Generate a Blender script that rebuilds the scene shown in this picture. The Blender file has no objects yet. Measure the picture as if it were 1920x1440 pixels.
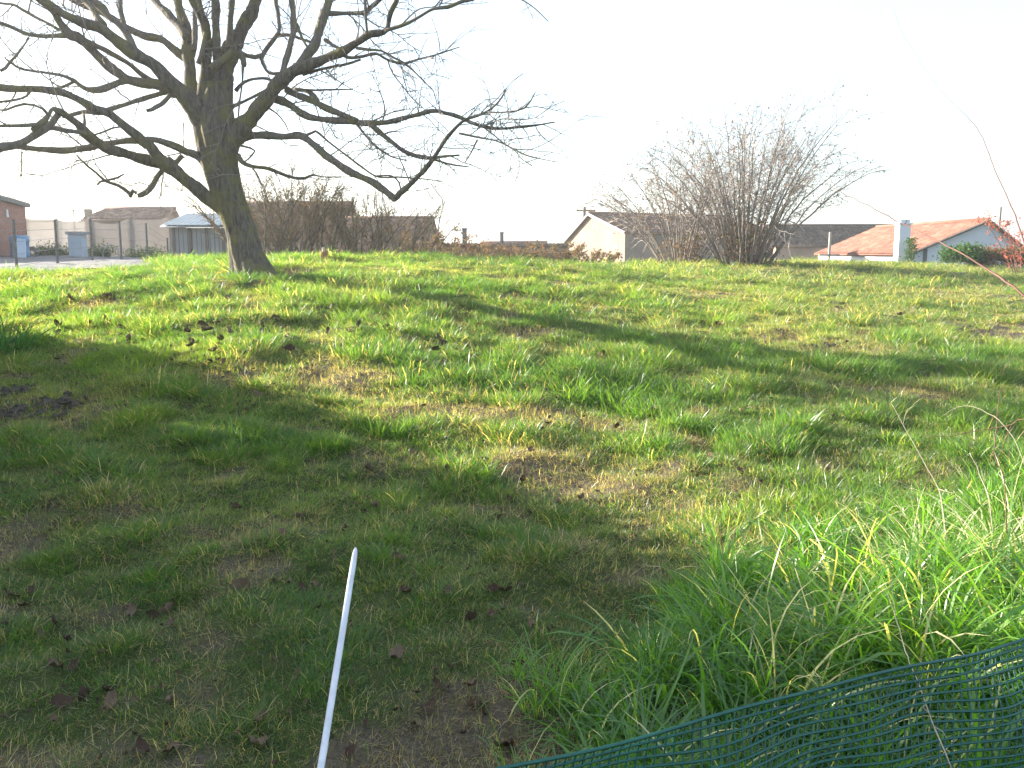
import bpy, math, random
import numpy as np
from mathutils import Vector

R = math.radians
SC = bpy.context.scene
COL = SC.collection
rng = np.random.default_rng(7)
random.seed(7)

# ------------------------------------------------------------------ camera, sky, sun, exposure
FPX, EYE, PITCH = 1663.0, 1.6, R(8.48)
cam_d = bpy.data.cameras.new('camera')
cam_d.sensor_width = 36.0
cam_d.lens = 36.0 * FPX / 1920.0
cam_d.clip_start, cam_d.clip_end = 0.05, 6000
cam = bpy.data.objects.new('camera', cam_d)
cam.location = (0, 0, EYE)
cam.rotation_euler = (R(90) - PITCH, 0, 0)
COL.objects.link(cam)
SC.camera = cam

SUN_A, SUN_E = R(25), R(16.5)          # sun stands to the left and beyond the tree
sun_dir = Vector((-math.cos(SUN_A) * math.cos(SUN_E), math.sin(SUN_A) * math.cos(SUN_E), math.sin(SUN_E)))
W = bpy.data.worlds.new('World')
SC.world = W
W.use_nodes = True
nt = W.node_tree
nt.nodes.clear()
sky = nt.nodes.new('ShaderNodeTexSky')
sky.sky_type = 'NISHITA'
sky.sun_disc = False
sky.sun_elevation = SUN_E
sky.sun_rotation = -(math.pi / 2 - SUN_A)
sky.air_density, sky.dust_density, sky.ozone_density = 1.0, 1.6, 1.6
bg = nt.nodes.new('ShaderNodeBackground')
bg.inputs['Strength'].default_value = 0.055
wo = nt.nodes.new('ShaderNodeOutputWorld')
nt.links.new(sky.outputs[0], bg.inputs[0])
veil = nt.nodes.new('ShaderNodeBackground')          # thin even white cloud in front of the clear sky
veil.inputs['Color'].default_value = (0.77, 0.89, 1.0, 1)
veil.inputs['Strength'].default_value = 0.130
addw = nt.nodes.new('ShaderNodeAddShader')
nt.links.new(bg.outputs[0], addw.inputs[0])
nt.links.new(veil.outputs[0], addw.inputs[1])
nt.links.new(addw.outputs[0], wo.inputs[0])

sl = bpy.data.lights.new('sun', 'SUN')
sl.energy, sl.angle, sl.color = 5.0, R(0.6), (1.0, 0.93, 0.82)
so = bpy.data.objects.new('sun', sl)
so.rotation_euler = sun_dir.to_track_quat('Z', 'Y').to_euler()
so.location = (0, 0, 30)
COL.objects.link(so)

SC.view_settings.view_transform = 'Standard'
SC.view_settings.look = 'None'
SC.view_settings.exposure = 2.3
SC.view_settings.gamma = 1.0
SC.view_settings.use_curve_mapping = False
HAZE = 0.0011                       # density of the winter air
SC.cycles.max_bounces = 6
SC.cycles.diffuse_bounces = 3
SC.cycles.transmission_bounces = 4
SC.cycles.use_denoising = True

# ------------------------------------------------------------------ pixel <-> place
def slope(v):
    t = (v - 720) / FPX
    return math.tan(math.atan(t) + PITCH)
def at(u, v, y):
    """point seen at photo pixel (u,v) at forward distance y"""
    t = (v - 720) / FPX
    fy = math.cos(PITCH) - t * math.sin(PITCH)
    k = y / fy
    return Vector(((u - 960) / FPX * k, y, EYE - slope(v) * y))
def proj(p):
    x, y, z = p[0], p[1], p[2] - EYE
    c, s = math.cos(PITCH), math.sin(PITCH)
    d = y * c - z * s
    up = y * s + z * c
    return 960 + FPX * x / d, 720 - FPX * up / d

# ------------------------------------------------------------------ lattice noise
LAT = rng.random((256, 256))
def vnoise(x, y):
    xi, yi = np.floor(x).astype(int), np.floor(y).astype(int)
    fx, fy = x - xi, y - yi
    fx, fy = fx * fx * (3 - 2 * fx), fy * fy * (3 - 2 * fy)
    a = LAT[xi & 255, yi & 255]; b = LAT[(xi + 1) & 255, yi & 255]
    c = LAT[xi & 255, (yi + 1) & 255]; d = LAT[(xi + 1) & 255, (yi + 1) & 255]
    return (a * (1 - fx) + b * fx) * (1 - fy) + (c * (1 - fx) + d * fx) * fy
def fbm(x, y, o=3):
    s, a, t = 0, 1.0, 0
    for i in range(o):
        s = s + a * vnoise(x * 2 ** i + 17.3 * i, y * 2 ** i + 5.1 * i); t += a; a *= .5
    return s / t
def sstep(a, b, x):
    t = np.clip((np.asarray(x, float) - a) / (b - a), 0, 1)
    return t * t * (3 - 2 * t)

# ------------------------------------------------------------------ the lie of the land
ctl = [(0,1440,2.6),(960,1440,2.6),(1920,1440,2.6),
 (0,1000,4.9),(0,800,6.9),(0,670,9.4),(0,580,12.6),(0,535,15.0),(0,514,17.5),(0,497,22),(0,480,30),
 (480,1200,3.5),(480,1000,4.8),(480,800,6.9),(480,660,9.5),(480,580,11.8),(480,521,14.0),(480,492,18),
 (960,1200,3.5),(960,1025,4.7),(960,850,6.5),(960,720,8.7),(960,640,10.8),(960,570,13.5),(960,520,16.5),(960,493,20),
 (1440,1200,3.5),(1440,1000,4.9),(1440,800,7.2),(1440,680,10),(1440,600,14),(1440,550,19),(1440,512,26),(1440,494,31),
 (1920,1100,4.2),(1920,1000,5),(1920,800,7.5),(1920,680,11),(1920,600,16),(1920,550,22),(1920,520,30),(1920,503,38)]
CP = [tuple(at(*c)) for c in ctl] + [(-4,0,0),(4,0,0),(0,0,0),(-7,3,.15),(7,3,-.1),(0,28,1.15),(-3,28,1.2),(0,38,.8),(-16,38,1.5),(14,40,1.2),(-14,12,.75)]
CP = np.array(CP)
def tps(r2): return r2 * np.log(r2 + 1e-9)
_n = len(CP)
K = tps(((CP[:, None, :2] - CP[None, :, :2]) ** 2).sum(-1)) + np.eye(_n) * 0.8
Pm = np.hstack([np.ones((_n, 1)), CP[:, :2]])
A = np.zeros((_n + 3, _n + 3)); A[:_n, :_n] = K; A[:_n, _n:] = Pm; A[_n:, :_n] = Pm.T
sol = np.linalg.solve(A, np.concatenate([CP[:, 2], np.zeros(3)]))
def H0(x, y):
    x = np.atleast_1d(np.asarray(x, float)); y = np.atleast_1d(np.asarray(y, float))
    yc = np.clip(y, 0, 42)
    lim = 3.2 + .72 * yc
    xc = np.clip(x, -lim, lim)
    out = np.full(xc.shape, sol[_n]) + sol[_n + 1] * xc + sol[_n + 2] * yc
    for i in range(_n):
        out = out + sol[i] * tps((xc - CP[i, 0]) ** 2 + (yc - CP[i, 1]) ** 2)
    k = sstep(37, 50, y)
    far = -1.0 + 1.5 * (fbm(x * .01 + 3, y * .01, 2) - .5) * sstep(120, 400, y)
    return out * (1 - k) + far * k
def H(x, y):
    x = np.atleast_1d(np.asarray(x, float)); y = np.atleast_1d(np.asarray(y, float))
    b = (fbm(x * 1.1, y * 1.1, 3) - .5) * .16 + (fbm(x * 3.2 + 9, y * 3.2, 2) - .5) * .085
    return H0(x, y) + b * (1 - sstep(30, 45, y))
def hz(x, y): return float(H(x, y)[0])
def gp(u, v, y0=1.5, y1=45):
    """where the line of sight through pixel (u,v) meets the ground"""
    ys = np.linspace(y0, y1, 900)
    t = (v - 720) / FPX
    xs = (u - 960) / FPX * ys / (math.cos(PITCH) - t * math.sin(PITCH))
    d = EYE - slope(v) * ys - H(xs, ys)
    i = np.argmax(d < 0) if (d < 0).any() else len(ys) - 1
    return Vector((xs[i], ys[i], float(H(xs[i], ys[i])[0])))

# ------------------------------------------------------------------ object helpers
def tag(o, label=None, cat=None, group=None, kind=None):
    if label: o['label'] = label
    if cat: o['category'] = cat
    if group: o['group'] = group
    if kind: o['kind'] = kind
    return o
def empty(name, loc, label, cat, group=None):
    o = bpy.data.objects.new(name, None)
    o.empty_display_size = .2
    o.location = loc
    COL.objects.link(o)
    return tag(o, label, cat, group)
class MB:
    """collects shapes given in world coordinates and links them as one mesh"""
    def __init__(s): s.v = []; s.f = []; s.n = 0; s.uv = {}
    def add(s, verts, faces, uv=None):
        k = s.n
        if uv is not None:
            for i, c in enumerate(uv): s.uv[k + i] = c
        s.v.extend([tuple(p) for p in verts]); s.f.extend([tuple(i + k for i in f) for f in faces]); s.n += len(verts)
    def box(s, c, size, rz=0.0):
        cx, cy, cz = c; a, b, h = size[0] / 2, size[1] / 2, size[2] / 2
        co, si = math.cos(rz), math.sin(rz)
        vs = []
        for dz in (-h, h):
            for dx, dy in ((-a, -b), (a, -b), (a, b), (-a, b)):
                vs.append((cx + dx * co - dy * si, cy + dx * si + dy * co, cz + dz))
        s.add(vs, [(3,2,1,0),(4,5,6,7),(0,1,5,4),(1,2,6,5),(2,3,7,6),(3,0,4,7)])
    def tube(s, pts, rad, n=6, caps=True, rough=0.0):
        pts = np.asarray(pts, float); m = len(pts)
        rad = np.full(m, rad) if np.isscalar(rad) else np.asarray(rad, float)
        tg = np.gradient(pts, axis=0)
        tg /= np.linalg.norm(tg, axis=1)[:, None] + 1e-12
        ref = np.array((.13, .21, .97)) if abs(tg[0, 2]) < .9 else np.array((.97, .2, .1))
        a = np.cross(tg[0], ref); a /= np.linalg.norm(a)
        ring = []
        ang = np.arange(n) * 2 * math.pi / n
        for i in range(m):
            a = a - tg[i] * a.dot(tg[i]); a /= np.linalg.norm(a) + 1e-12
            b = np.cross(tg[i], a)
            r = rad[i] * (1 + rough * (rng.random(n) - .5)) if rough else np.full(n, rad[i])
            ring.append(pts[i] + (np.cos(ang) * r)[:, None] * a + (np.sin(ang) * r)[:, None] * b)
        vs = np.concatenate(ring)
        fs = []
        for i in range(m - 1):
            for j in range(n):
                k = (j + 1) % n
                fs.append((i * n + j, i * n + k, (i + 1) * n + k, (i + 1) * n + j))
        if caps:
            fs.append(tuple(range(n))[::-1]); fs.append(tuple((m - 1) * n + j for j in range(n)))
        s.add(vs, fs)
    def mesh(s, name, mat, origin=(0, 0, 0), smooth=False):
        me = bpy.data.meshes.new(name)
        o = np.asarray(origin, float)
        me.from_pydata([tuple(np.asarray(p) - o) for p in s.v], [], s.f)
        if s.uv:
            ul = me.uv_layers.new(name='UVMap')
            for l in me.loops: ul.data[l.index].uv = s.uv.get(l.vertex_index, (0, 0))
        me.materials.append(mat)
        if smooth: me.polygons.foreach_set('use_smooth', [True] * len(me.polygons))
        me.update()
        return me
    def build(s, name, mat, parent=None, smooth=False):
        org = parent.matrix_basis.translation if parent else Vector((0, 0, 0))
        p = parent
        while p is not None and p.parent is not None:
            p = p.parent; org = org + p.matrix_basis.translation
        o = bpy.data.objects.new(name, s.mesh(name, mat, org, smooth))
        COL.objects.link(o)
        if parent: o.parent = parent
        return o
def crom(pts, step):
    """Catmull-Rom through rows of numbers; first three columns are the position"""
    P = np.asarray(pts, float)
    if len(P) < 3:
        n = max(2, int(np.linalg.norm(P[1, :3] - P[0, :3]) / step) + 1)
        t = np.linspace(0, 1, n)[:, None]
        return P[0] * (1 - t) + P[1] * t
    Q = np.vstack([2 * P[0] - P[1], P, 2 * P[-1] - P[-2]])
    out = []
    for i in range(1, len(Q) - 2):
        n = max(1, int(np.linalg.norm(Q[i + 1, :3] - Q[i, :3]) / step))
        for k in range(n):
            t = k / n
            out.append(.5 * (2 * Q[i] + (Q[i + 1] - Q[i - 1]) * t + (2 * Q[i - 1] - 5 * Q[i] + 4 * Q[i + 1] - Q[i + 2]) * t * t + (3 * Q[i] - Q[i - 1] - 3 * Q[i + 1] + Q[i + 2]) * t ** 3))
    out.append(Q[-2])
    return np.array(out)

# ------------------------------------------------------------------ materials
class NT:
    def __init__(s, name):
        s.m = bpy.data.materials.new(name); s.m.use_nodes = True
        s.t = s.m.node_tree; s.t.nodes.clear()
        s.out = s.n('ShaderNodeOutputMaterial')
    def n(s, k, **kw):
        o = s.t.nodes.new(k)
        for a, b in kw.items(): setattr(o, a, b)
        return o
    def l(s, a, b): s.t.links.new(a, b)
    def coord(s, which='Object'):
        return s.n('ShaderNodeTexCoord').outputs[which]
    def noise(s, vec, scale, detail=4, rough=.55, stretch=None):
        if stretch:
            mp = s.n('ShaderNodeMapping'); mp.inputs['Scale'].default_value = stretch
            s.l(vec, mp.inputs[0]); vec = mp.outputs[0]
        o = s.n('ShaderNodeTexNoise')
        o.inputs['Scale'].default_value = scale; o.inputs['Detail'].default_value = detail; o.inputs['Roughness'].default_value = rough
        s.l(vec, o.inputs['Vector'])
        return o.outputs['Fac']
    def ramp(s, fac, stops):
        o = s.n('ShaderNodeValToRGB')
        e = o.color_ramp.elements
        e[0].position, e[0].color = stops[0][0], (*stops[0][1], 1)
        e[1].position, e[1].color = stops[-1][0], (*stops[-1][1], 1)
        for p, c in stops[1:-1]:
            k = e.new(p); k.color = (*c, 1)
        s.l(fac, o.inputs[0])
        return o.outputs[0]
    def mix(s, fac, a, b, mode='MIX'):
        o = s.n('ShaderNodeMix', data_type='RGBA', blend_type=mode)
        if isinstance(fac, (int, float)): o.inputs[0].default_value = fac
        else: s.l(fac, o.inputs[0])
        for i, c in ((6, a), (7, b)):
            if isinstance(c, tuple): o.inputs[i].default_value = (*c, 1)
            else: s.l(c, o.inputs[i])
        return o.outputs[2]
    def math(s, op, a, b=None, clamp=False):
        o = s.n('ShaderNodeMath', operation=op, use_clamp=clamp)
        for i, c in ((0, a), (1, b)):
            if c is None: continue
            if isinstance(c, (int, float)): o.inputs[i].default_value = c
            else: s.l(c, o.inputs[i])
        return o.outputs[0]
    def attr(s, name, typ='GEOMETRY', out='Fac'):
        o = s.n('ShaderNodeAttribute', attribute_name=name, attribute_type=typ)
        return o.outputs[out]
    def bump(s, h, strength=.5, dist=.02):
        o = s.n('ShaderNodeBump')
        o.inputs['Strength'].default_value = strength; o.inputs['Distance'].default_value = dist
        s.l(h, o.inputs['Height'])
        return o.outputs[0]
    def princ(s, color, rough=.8, spec=.3, normal=None, metal=0):
        o = s.n('ShaderNodeBsdfPrincipled')
        if isinstance(color, tuple): o.inputs['Base Color'].default_value = (*color, 1)
        else: s.l(color, o.inputs['Base Color'])
        o.inputs['Roughness'].default_value = rough
        o.inputs['Specular IOR Level'].default_value = spec
        o.inputs['Metallic'].default_value = metal
        if normal is not None: s.l(normal, o.inputs['Normal'])
        return o.outputs[0]
    def done(s, sh): s.l(sh, s.out.inputs[0]); return s.m
def simple(name, lo, hi, scale=6, rough=.8, bump=.3, spec=.3, dist=.01, stretch=None, metal=0):
    n = NT(name); c = n.coord()
    f = n.noise(c, scale, 5, .6, stretch)
    return n.done(n.princ(n.ramp(f, [(.3, lo), (.7, hi)]), rough, spec, n.bump(n.noise(c, scale * 4, 4, .6, stretch), bump, dist), metal))

M = {}
def make_leafy(name, cols, trans, straw, attr_tint=True, gloss=.06):
    """blades and leaves: diffuse plus light shining through, each instance with its own tint"""
    n = NT(name)
    tint = n.attr('tint', 'INSTANCER') if attr_tint else n.attr('blade')
    dry = n.attr('dry', 'INSTANCER') if attr_tint else n.math('MULTIPLY', n.attr('blade'), 0.0)
    bl = n.attr('blade')
    tt = n.math('ADD', n.math('MULTIPLY', tint, .6), n.math('MULTIPLY', bl, .4))
    g = n.ramp(tt, cols)
    isdry = n.math('GREATER_THAN', dry, n.attr('blade2'))
    c = n.mix(isdry, g, n.ramp(bl, straw))
    d = n.n('ShaderNodeBsdfDiffuse'); n.l(c, d.inputs[0])
    t = n.n('ShaderNodeBsdfTranslucent')
    n.l(n.mix(1.0, c, trans, 'MULTIPLY'), t.inputs[0])
    mx = n.n('ShaderNodeAddShader'); n.l(d.outputs[0], mx.inputs[0]); n.l(t.outputs[0], mx.inputs[1])
    gl = n.n('ShaderNodeBsdfGlossy'); gl.inputs['Roughness'].default_value = .38; gl.inputs[0].default_value = (1, 1, 1, 1)
    m2 = n.n('ShaderNodeMixShader'); m2.inputs[0].default_value = gloss
    n.l(mx.outputs[0], m2.inputs[1]); n.l(gl.outputs[0], m2.inputs[2])
    return n.done(m2.outputs[0])
STRAW = [(0, (.075, .058, .038)), (.5, (.145, .115, .075)), (1, (.28, .23, .15))]
M['grass'] = make_leafy('grass', [(0, (.020, .048, .011)), (.5, (.040, .080, .017)), (1, (.088, .118, .024))], (2.6, 2.5, .8), STRAW, gloss=.035)
M['long_grass'] = make_leafy('long_grass', [(0, (.020, .056, .009)), (.5, (.042, .098, .013)), (1, (.085, .138, .019))], (2.6, 2.6, .8), [(0, (.20, .17, .09)), (1, (.40, .35, .22))], gloss=.05)

def mk_ground():
    n = NT('ground_soil_and_turf'); c = n.coord()
    a = n.noise(c, 3.0, 6, .65); b = n.noise(c, 9, 5, .65); e = n.noise(c, 60, 3, .6)
    soil = n.ramp(e, [(.3, (.052, .042, .030)), (.7, (.135, .108, .078))])
    turf = n.ramp(b, [(.3, (.028, .046, .013)), (.55, (.055, .066, .022)), (.75, (.10, .085, .042))])
    w = n.math('ADD', n.math('MULTIPLY', n.attr('worn'), .55), n.math('MULTIPLY', a, .45))
    col = n.mix(n.ramp(w, [(.30, (0, 0, 0)), (.62, (1, 1, 1))]), turf, soil)
    return n.done(n.princ(col, .95, .1, n.bump(b, .9, .04)))
M['ground'] = mk_ground()
M['gravel'] = simple('gravel', (.11, .10, .098), (.22, .205, .20), 14, .95, .6)

def mk_bark(name, lo, hi, moss, scale=1.0):
    n = NT(name); c = n.coord()
    f = n.noise(c, 20 * scale, 7, .75, (1, 1, .2))
    g = n.noise(c, 3.2, 4, .6)
    fur = n.noise(c, 22 * scale, 5, .7, (1, 1, .16))
    col = n.ramp(f, [(.28, lo), (.72, hi)])
    if moss:
        col = n.mix(n.ramp(g, [(.47, (0, 0, 0)), (.62, (.75, .75, .75))]), col, moss)
    return n.done(n.princ(col, .92, .12, n.bump(fur, 1.0, .05 * scale)))
M['bark'] = mk_bark('walnut_bark', (.028, .024, .020), (.20, .172, .14), (.165, .15, .05))
M['branch_bark'] = mk_bark('branch_bark', (.10, .085, .07), (.26, .225, .19), (.20, .19, .08), 1.3)
M['twig'] = simple('twig_bark', (.16, .13, .11), (.26, .22, .19), 20, .9, .2)
M['hazel'] = simple('hazel_bark', (.15, .125, .105), (.28, .24, .205), 9, .9, .3, stretch=(1, 1, .3))
M['hazel_twig'] = simple('hazel_twig', (.22, .185, .165), (.37, .32, .29), 9, .9, .1)
M['brush'] = simple('dark_brush_bark', (.075, .060, .045), (.15, .12, .085), 7, .9, .2)
M['brush_twig'] = simple('brush_twig', (.09, .075, .045), (.19, .155, .095), 5, .9, .1)
M['leaf_dead'] = simple('dead_leaf', (.045, .027, .018), (.115, .068, .042), 22, .85, .4)
M['leaf_dead_pale'] = simple('dead_leaf_pale', (.13, .085, .055), (.26, .18, .115), 22, .85, .4)
M['clod'] = simple('dark_soil', (.05, .04, .032), (.13, .105, .08), 14, .95, .8, dist=.03)

def mk_tiles(name, lo, mid, hi):
    n = NT(name); uv = n.coord('UV')
    v = n.n('ShaderNodeTexVoronoi'); v.inputs['Scale'].default_value = 1
    mp = n.n('ShaderNodeMapping'); mp.inputs['Scale'].default_value = (4.5, 3.0, 1); n.l(uv, mp.inputs[0]); n.l(mp.outputs[0], v.inputs['Vector'])
    g = n.n('ShaderNodeSeparateColor'); n.l(v.outputs['Color'], g.inputs[0])
    big = n.noise(n.coord(), .8, 4)
    f = n.math('ADD', n.math('MULTIPLY', g.outputs[0], .55), n.math('MULTIPLY', big, .45))
    return n.done(n.princ(n.ramp(f, [(.2, lo), (.5, mid), (.8, hi)]), .85, .2))
M['tile_brown'] = mk_tiles('brown_roof_tiles', (.115, .066, .044), (.19, .115, .08), (.28, .185, .135))
M['tile_dark'] = mk_tiles('dark_roof_tiles', (.06, .044, .032), (.105, .078, .056), (.17, .13, .095))
M['tile_red'] = mk_tiles('red_roof_tiles', (.115, .046, .032), (.175, .074, .05), (.25, .12, .082))
M['render_cream'] = simple('cream_render', (.215, .165, .125), (.315, .245, .19), 1.2, .9, .2)
M['render_beige'] = simple('beige_render', (.22, .165, .12), (.32, .25, .19), 1.0, .9, .2)
M['render_white'] = simple('white_render', (.50, .53, .58), (.60, .62, .66), .7, .9, .1)
M['white_paint'] = simple('white_paint', (.78, .78, .78), (.86, .86, .86), 3, .5, .05)
M['white_plastic'] = simple('white_plastic', (.50, .50, .56), (.72, .73, .78), 26, .4, .05, spec=.5)
M['wood_dark'] = simple('dark_wood', (.07, .06, .05), (.14, .12, .10), 6, .85, .4, stretch=(1, 1, .15))
M['wood_pale'] = simple('pale_wood', (.30, .26, .22), (.45, .40, .34), 6, .85, .4, stretch=(1, 1, .15))
M['post'] = simple('dark_metal_post', (.06, .07, .065), (.12, .12, .11), 9, .7, .2)
M['wire'] = simple('fence_wire', (.20, .20, .20), (.30, .30, .30), 9, .5, .1, metal=.4)
M['metal_roof'] = simple('grey_blue_sheet', (.13, .165, .19), (.19, .23, .26), 1.5, .6, .1)
M['slat'] = simple('grey_slat', (.20, .20, .21), (.33, .33, .33), 3, .85, .3, stretch=(1, 1, .2))
M['blue'] = simple('blue_plastic', (.10, .22, .36), (.18, .32, .48), 4, .5, .1)
M['pale_blue'] = simple('pale_blue_board', (.45, .58, .72), (.60, .70, .80), 3, .6, .1)
M['cabinet'] = simple('grey_blue_cabinet', (.33, .40, .46), (.45, .51, .56), 3, .6, .1)
M['cane'] = simple('red_brown_cane', (.085, .036, .026), (.16, .075, .052), 30, .6, .2)
M['stalk'] = simple('pale_dry_stalk', (.36, .29, .20), (.52, .44, .33), 30, .8, .2)
M['green_net'] = simple('green_net_plastic', (.006, .070, .050), (.012, .105, .074), 30, .42, .1, spec=.5)
M['clay'] = simple('rusty_clay', (.25, .09, .05), (.38, .16, .10), 8, .8, .3)

def mk_brick():
    n = NT('red_brick'); c = n.coord('UV')
    b = n.n('ShaderNodeTexBrick'); n.l(c, b.inputs['Vector'])
    b.inputs['Scale'].default_value = 4.4
    b.inputs['Color1'].default_value = (.30, .09, .06, 1); b.inputs['Color2'].default_value = (.42, .17, .11, 1); b.inputs['Mortar'].default_value = (.36, .27, .22, 1)
    b.inputs['Mortar Size'].default_value = .012
    f = n.noise(n.coord(), .9, 5)
    return n.done(n.princ(n.mix(n.math('MULTIPLY', f, .55), b.outputs['Color'], (.24, .17, .13)), .9, .2))
M['brick'] = mk_brick()
def mk_net():
    n = NT('white_windbreak_net'); c = n.coord()
    f = n.noise(c, 1.2, 5)
    d = n.n('ShaderNodeBsdfDiffuse'); n.l(n.ramp(f, [(.3, (.26, .235, .215)), (.7, (.39, .36, .345))]), d.inputs[0])
    t = n.n('ShaderNodeBsdfTranslucent'); t.inputs[0].default_value = (.15, .132, .118, 1)
    tr = n.n('ShaderNodeBsdfTransparent')
    a = n.n('ShaderNodeMixShader'); a.inputs[0].default_value = .5; n.l(d.outputs[0], a.inputs[1]); n.l(t.outputs[0], a.inputs[2])
    b = n.n('ShaderNodeMixShader'); b.inputs[0].default_value = .12; n.l(a.outputs[0], b.inputs[1]); n.l(tr.outputs[0], b.inputs[2])
    return n.done(b.outputs[0])
M['net'] = mk_net()
def mk_leaves(name, cols, trans):
    n = NT(name)
    c = n.ramp(n.attr('blade'), cols)
    d = n.n('ShaderNodeBsdfDiffuse'); n.l(c, d.inputs[0])
    t = n.n('ShaderNodeBsdfTranslucent'); n.l(n.mix(1.0, c, trans, 'MULTIPLY'), t.inputs[0])
    mx = n.n('ShaderNodeAddShader'); n.l(d.outputs[0], mx.inputs[0]); n.l(t.outputs[0], mx.inputs[1])
    return n.done(mx.outputs[0])
M['evergreen'] = mk_leaves('evergreen_leaf', [(0, (.022, .045, .014)), (1, (.055, .09, .03))], (.8, 1., .5))
M['brown_leaf'] = mk_leaves('russet_leaf', [(0, (.08, .05, .03)), (.6, (.14, .08, .05)), (1, (.10, .12, .04))], (.8, .7, .5))
M['red_leaf'] = mk_leaves('red_leaf', [(0, (.18, .06, .035)), (1, (.32, .13, .08))], (.9, .6, .5))
M['weed'] = mk_leaves('weed_leaf', [(0, (.03, .075, .03)), (1, (.06, .12, .045))], (1., 1.2, .5))

# ------------------------------------------------------------------ ground and yard
WORN = [(1200, 895, .34), (1555, 662, .75), (60, 775, .75), (1330, 560, .7), (850, 735, .4), (1420, 625, .6), (490, 990, .32), (690, 880, .42), (1010, 930, .3), (260, 1390, .25), (60, 990, .4)]
WORN = [(gp(u, v), r) for u, v, r in WORN]
def bare_mask(x, y):
    m = sstep(.56, .72, fbm(x * .8 + 40, y * .8 + 11, 3) * .6 + fbm(x * 2.6 + 3, y * 2.6 + 8, 2) * .4)
    for p, r in WORN:
        d = np.hypot(x - p.x, (y - p.y)) / r
        m = np.maximum(m, sstep(1.35, .2, d + (fbm(x * 5, y * 5, 2) - .5) * 2.2) * .55)
    return m
def sheet(name, xs_of_row, ys, mat, lift=0.0):
    rows = len(ys); n = len(xs_of_row(ys[0]))
    X = np.array([xs_of_row(y) for y in ys]); Y = np.repeat(np.array(ys)[:, None], n, 1)
    Z = H(X.ravel(), Y.ravel()) + lift
    me = bpy.data.meshes.new(name)
    V = np.stack([X.ravel(), Y.ravel(), Z], 1)
    i = np.arange(rows - 1)[:, None] * n + np.arange(n - 1)[None, :]
    F = np.stack([i, i + 1, i + n + 1, i + n], -1).reshape(-1, 4)
    me.vertices.add(len(V)); me.vertices.foreach_set('co', V.ravel())
    me.loops.add(F.size); me.loops.foreach_set('vertex_index', F.ravel())
    me.polygons.add(len(F)); me.polygons.foreach_set('loop_start', np.arange(0, F.size, 4)); me.polygons.foreach_set('loop_total', np.full(len(F), 4))
    me.polygons.foreach_set('use_smooth', np.ones(len(F), bool))
    me.update(); me.validate()
    if not lift: me.attributes.new('worn', 'FLOAT', 'POINT').data.foreach_set('value', bare_mask(X.ravel(), Y.ravel()))
    me.materials.append(mat)
    o = bpy.data.objects.new(name, me); COL.objects.link(o)
    return o
ys = list(np.linspace(-8, 1.4, 24)) + list(1.5 + 46 * np.linspace(0, 1, 300) ** 1.5) + [50, 54, 60, 70, 85, 110, 150, 220, 350, 600]
S = np.linspace(-1, 1, 261); S = np.sign(S) * (.75 * abs(S) + .25 * abs(S) ** 3)
tag(sheet('ground', lambda y: S * (9 + .95 * max(y, 0) + (max(y - 60, 0)) * .6), ys, M['ground']), kind='structure')
def yard_edge(y):   # right-hand limit of the gravel
    return at(330, 500, y).x - .5 + .3 * math.sin(y * 1.7)
tag(sheet('gravel_yard', lambda y: np.linspace(-34, yard_edge(y), 60), list(np.linspace(17.6, 36.5, 60)), M['gravel'], .03), kind='structure')

# ------------------------------------------------------------------ the misty winter air
me = bpy.data.meshes.new('haze')
x1, y0_, y1_, z0_, z1_ = 950, -30, 640, -3.2, 13.0
me.from_pydata([(-x1, y0_, z0_), (x1, y0_, z0_), (x1, y1_, z0_), (-x1, y1_, z0_), (-x1, y0_, z1_), (x1, y0_, z1_), (x1, y1_, z1_), (-x1, y1_, z1_)], [],
               [(3,2,1,0),(4,5,6,7),(0,1,5,4),(1,2,6,5),(2,3,7,6),(3,0,4,7)])
hm = NT('haze_air'); pv = hm.n('ShaderNodeVolumePrincipled')
pv.inputs['Color'].default_value = (.93, .95, .98, 1); pv.inputs['Density'].default_value = HAZE; pv.inputs['Anisotropy'].default_value = .45
hm.l(pv.outputs[0], hm.out.inputs['Volume']); me.materials.append(hm.m)
ho = bpy.data.objects.new('haze', me); COL.objects.link(ho); tag(ho, kind='stuff')

# ------------------------------------------------------------------ buildings
def roof_slab(mb, e0, e1, r1, r0, pitch=.24, amp=.035, thick=.10, rows=9):
    """rows of curved tiles from eave e0-e1 up to ridge r0-r1"""
    e0, e1, r0, r1 = (np.array(p, float) for p in (e0, e1, r0, r1))
    L = np.linalg.norm(e1 - e0); Sl = np.linalg.norm(r0 - e0)
    nrm = np.cross(e1 - e0, r0 - e0); nrm /= np.linalg.norm(nrm)
    if nrm[2] < 0: nrm = -nrm
    nc = max(2, int(L / pitch)) * 3
    vs, uv, fs = [], [], []
    tt = []
    for k in range(rows):
        tt += [(k / rows, .028), ((k + .96) / rows, 0)]
    for (t, lift) in tt:
        for i in range(nc + 1):
            s = i / nc
            p = (e0 * (1 - s) + e1 * s) * (1 - t) + (r0 * (1 - s) + r1 * s) * t
            w = amp * (1.0 if i % 3 == 1 else (.75 if i % 3 == 2 else -.3))
            vs.append(p + nrm * (w + lift + thick)); uv.append((s * L, t * Sl))
    m = nc + 1
    for j in range(len(tt) - 1):
        for i in range(nc):
            fs.append((j * m + i, j * m + i + 1, (j + 1) * m + i + 1, (j + 1) * m + i))
    mb.add(vs, fs, uv)
    q = [e0, e1, r1, r0]
    lo = [p for p in q]; hi = [p + nrm * (thick - .012) for p in q]
    mb.add(lo + hi, [(3,2,1,0),(4,5,6,7),(0,1,5,4),(1,2,6,5),(2,3,7,6),(3,0,4,7)], [(0, 0)] * 8)
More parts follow.
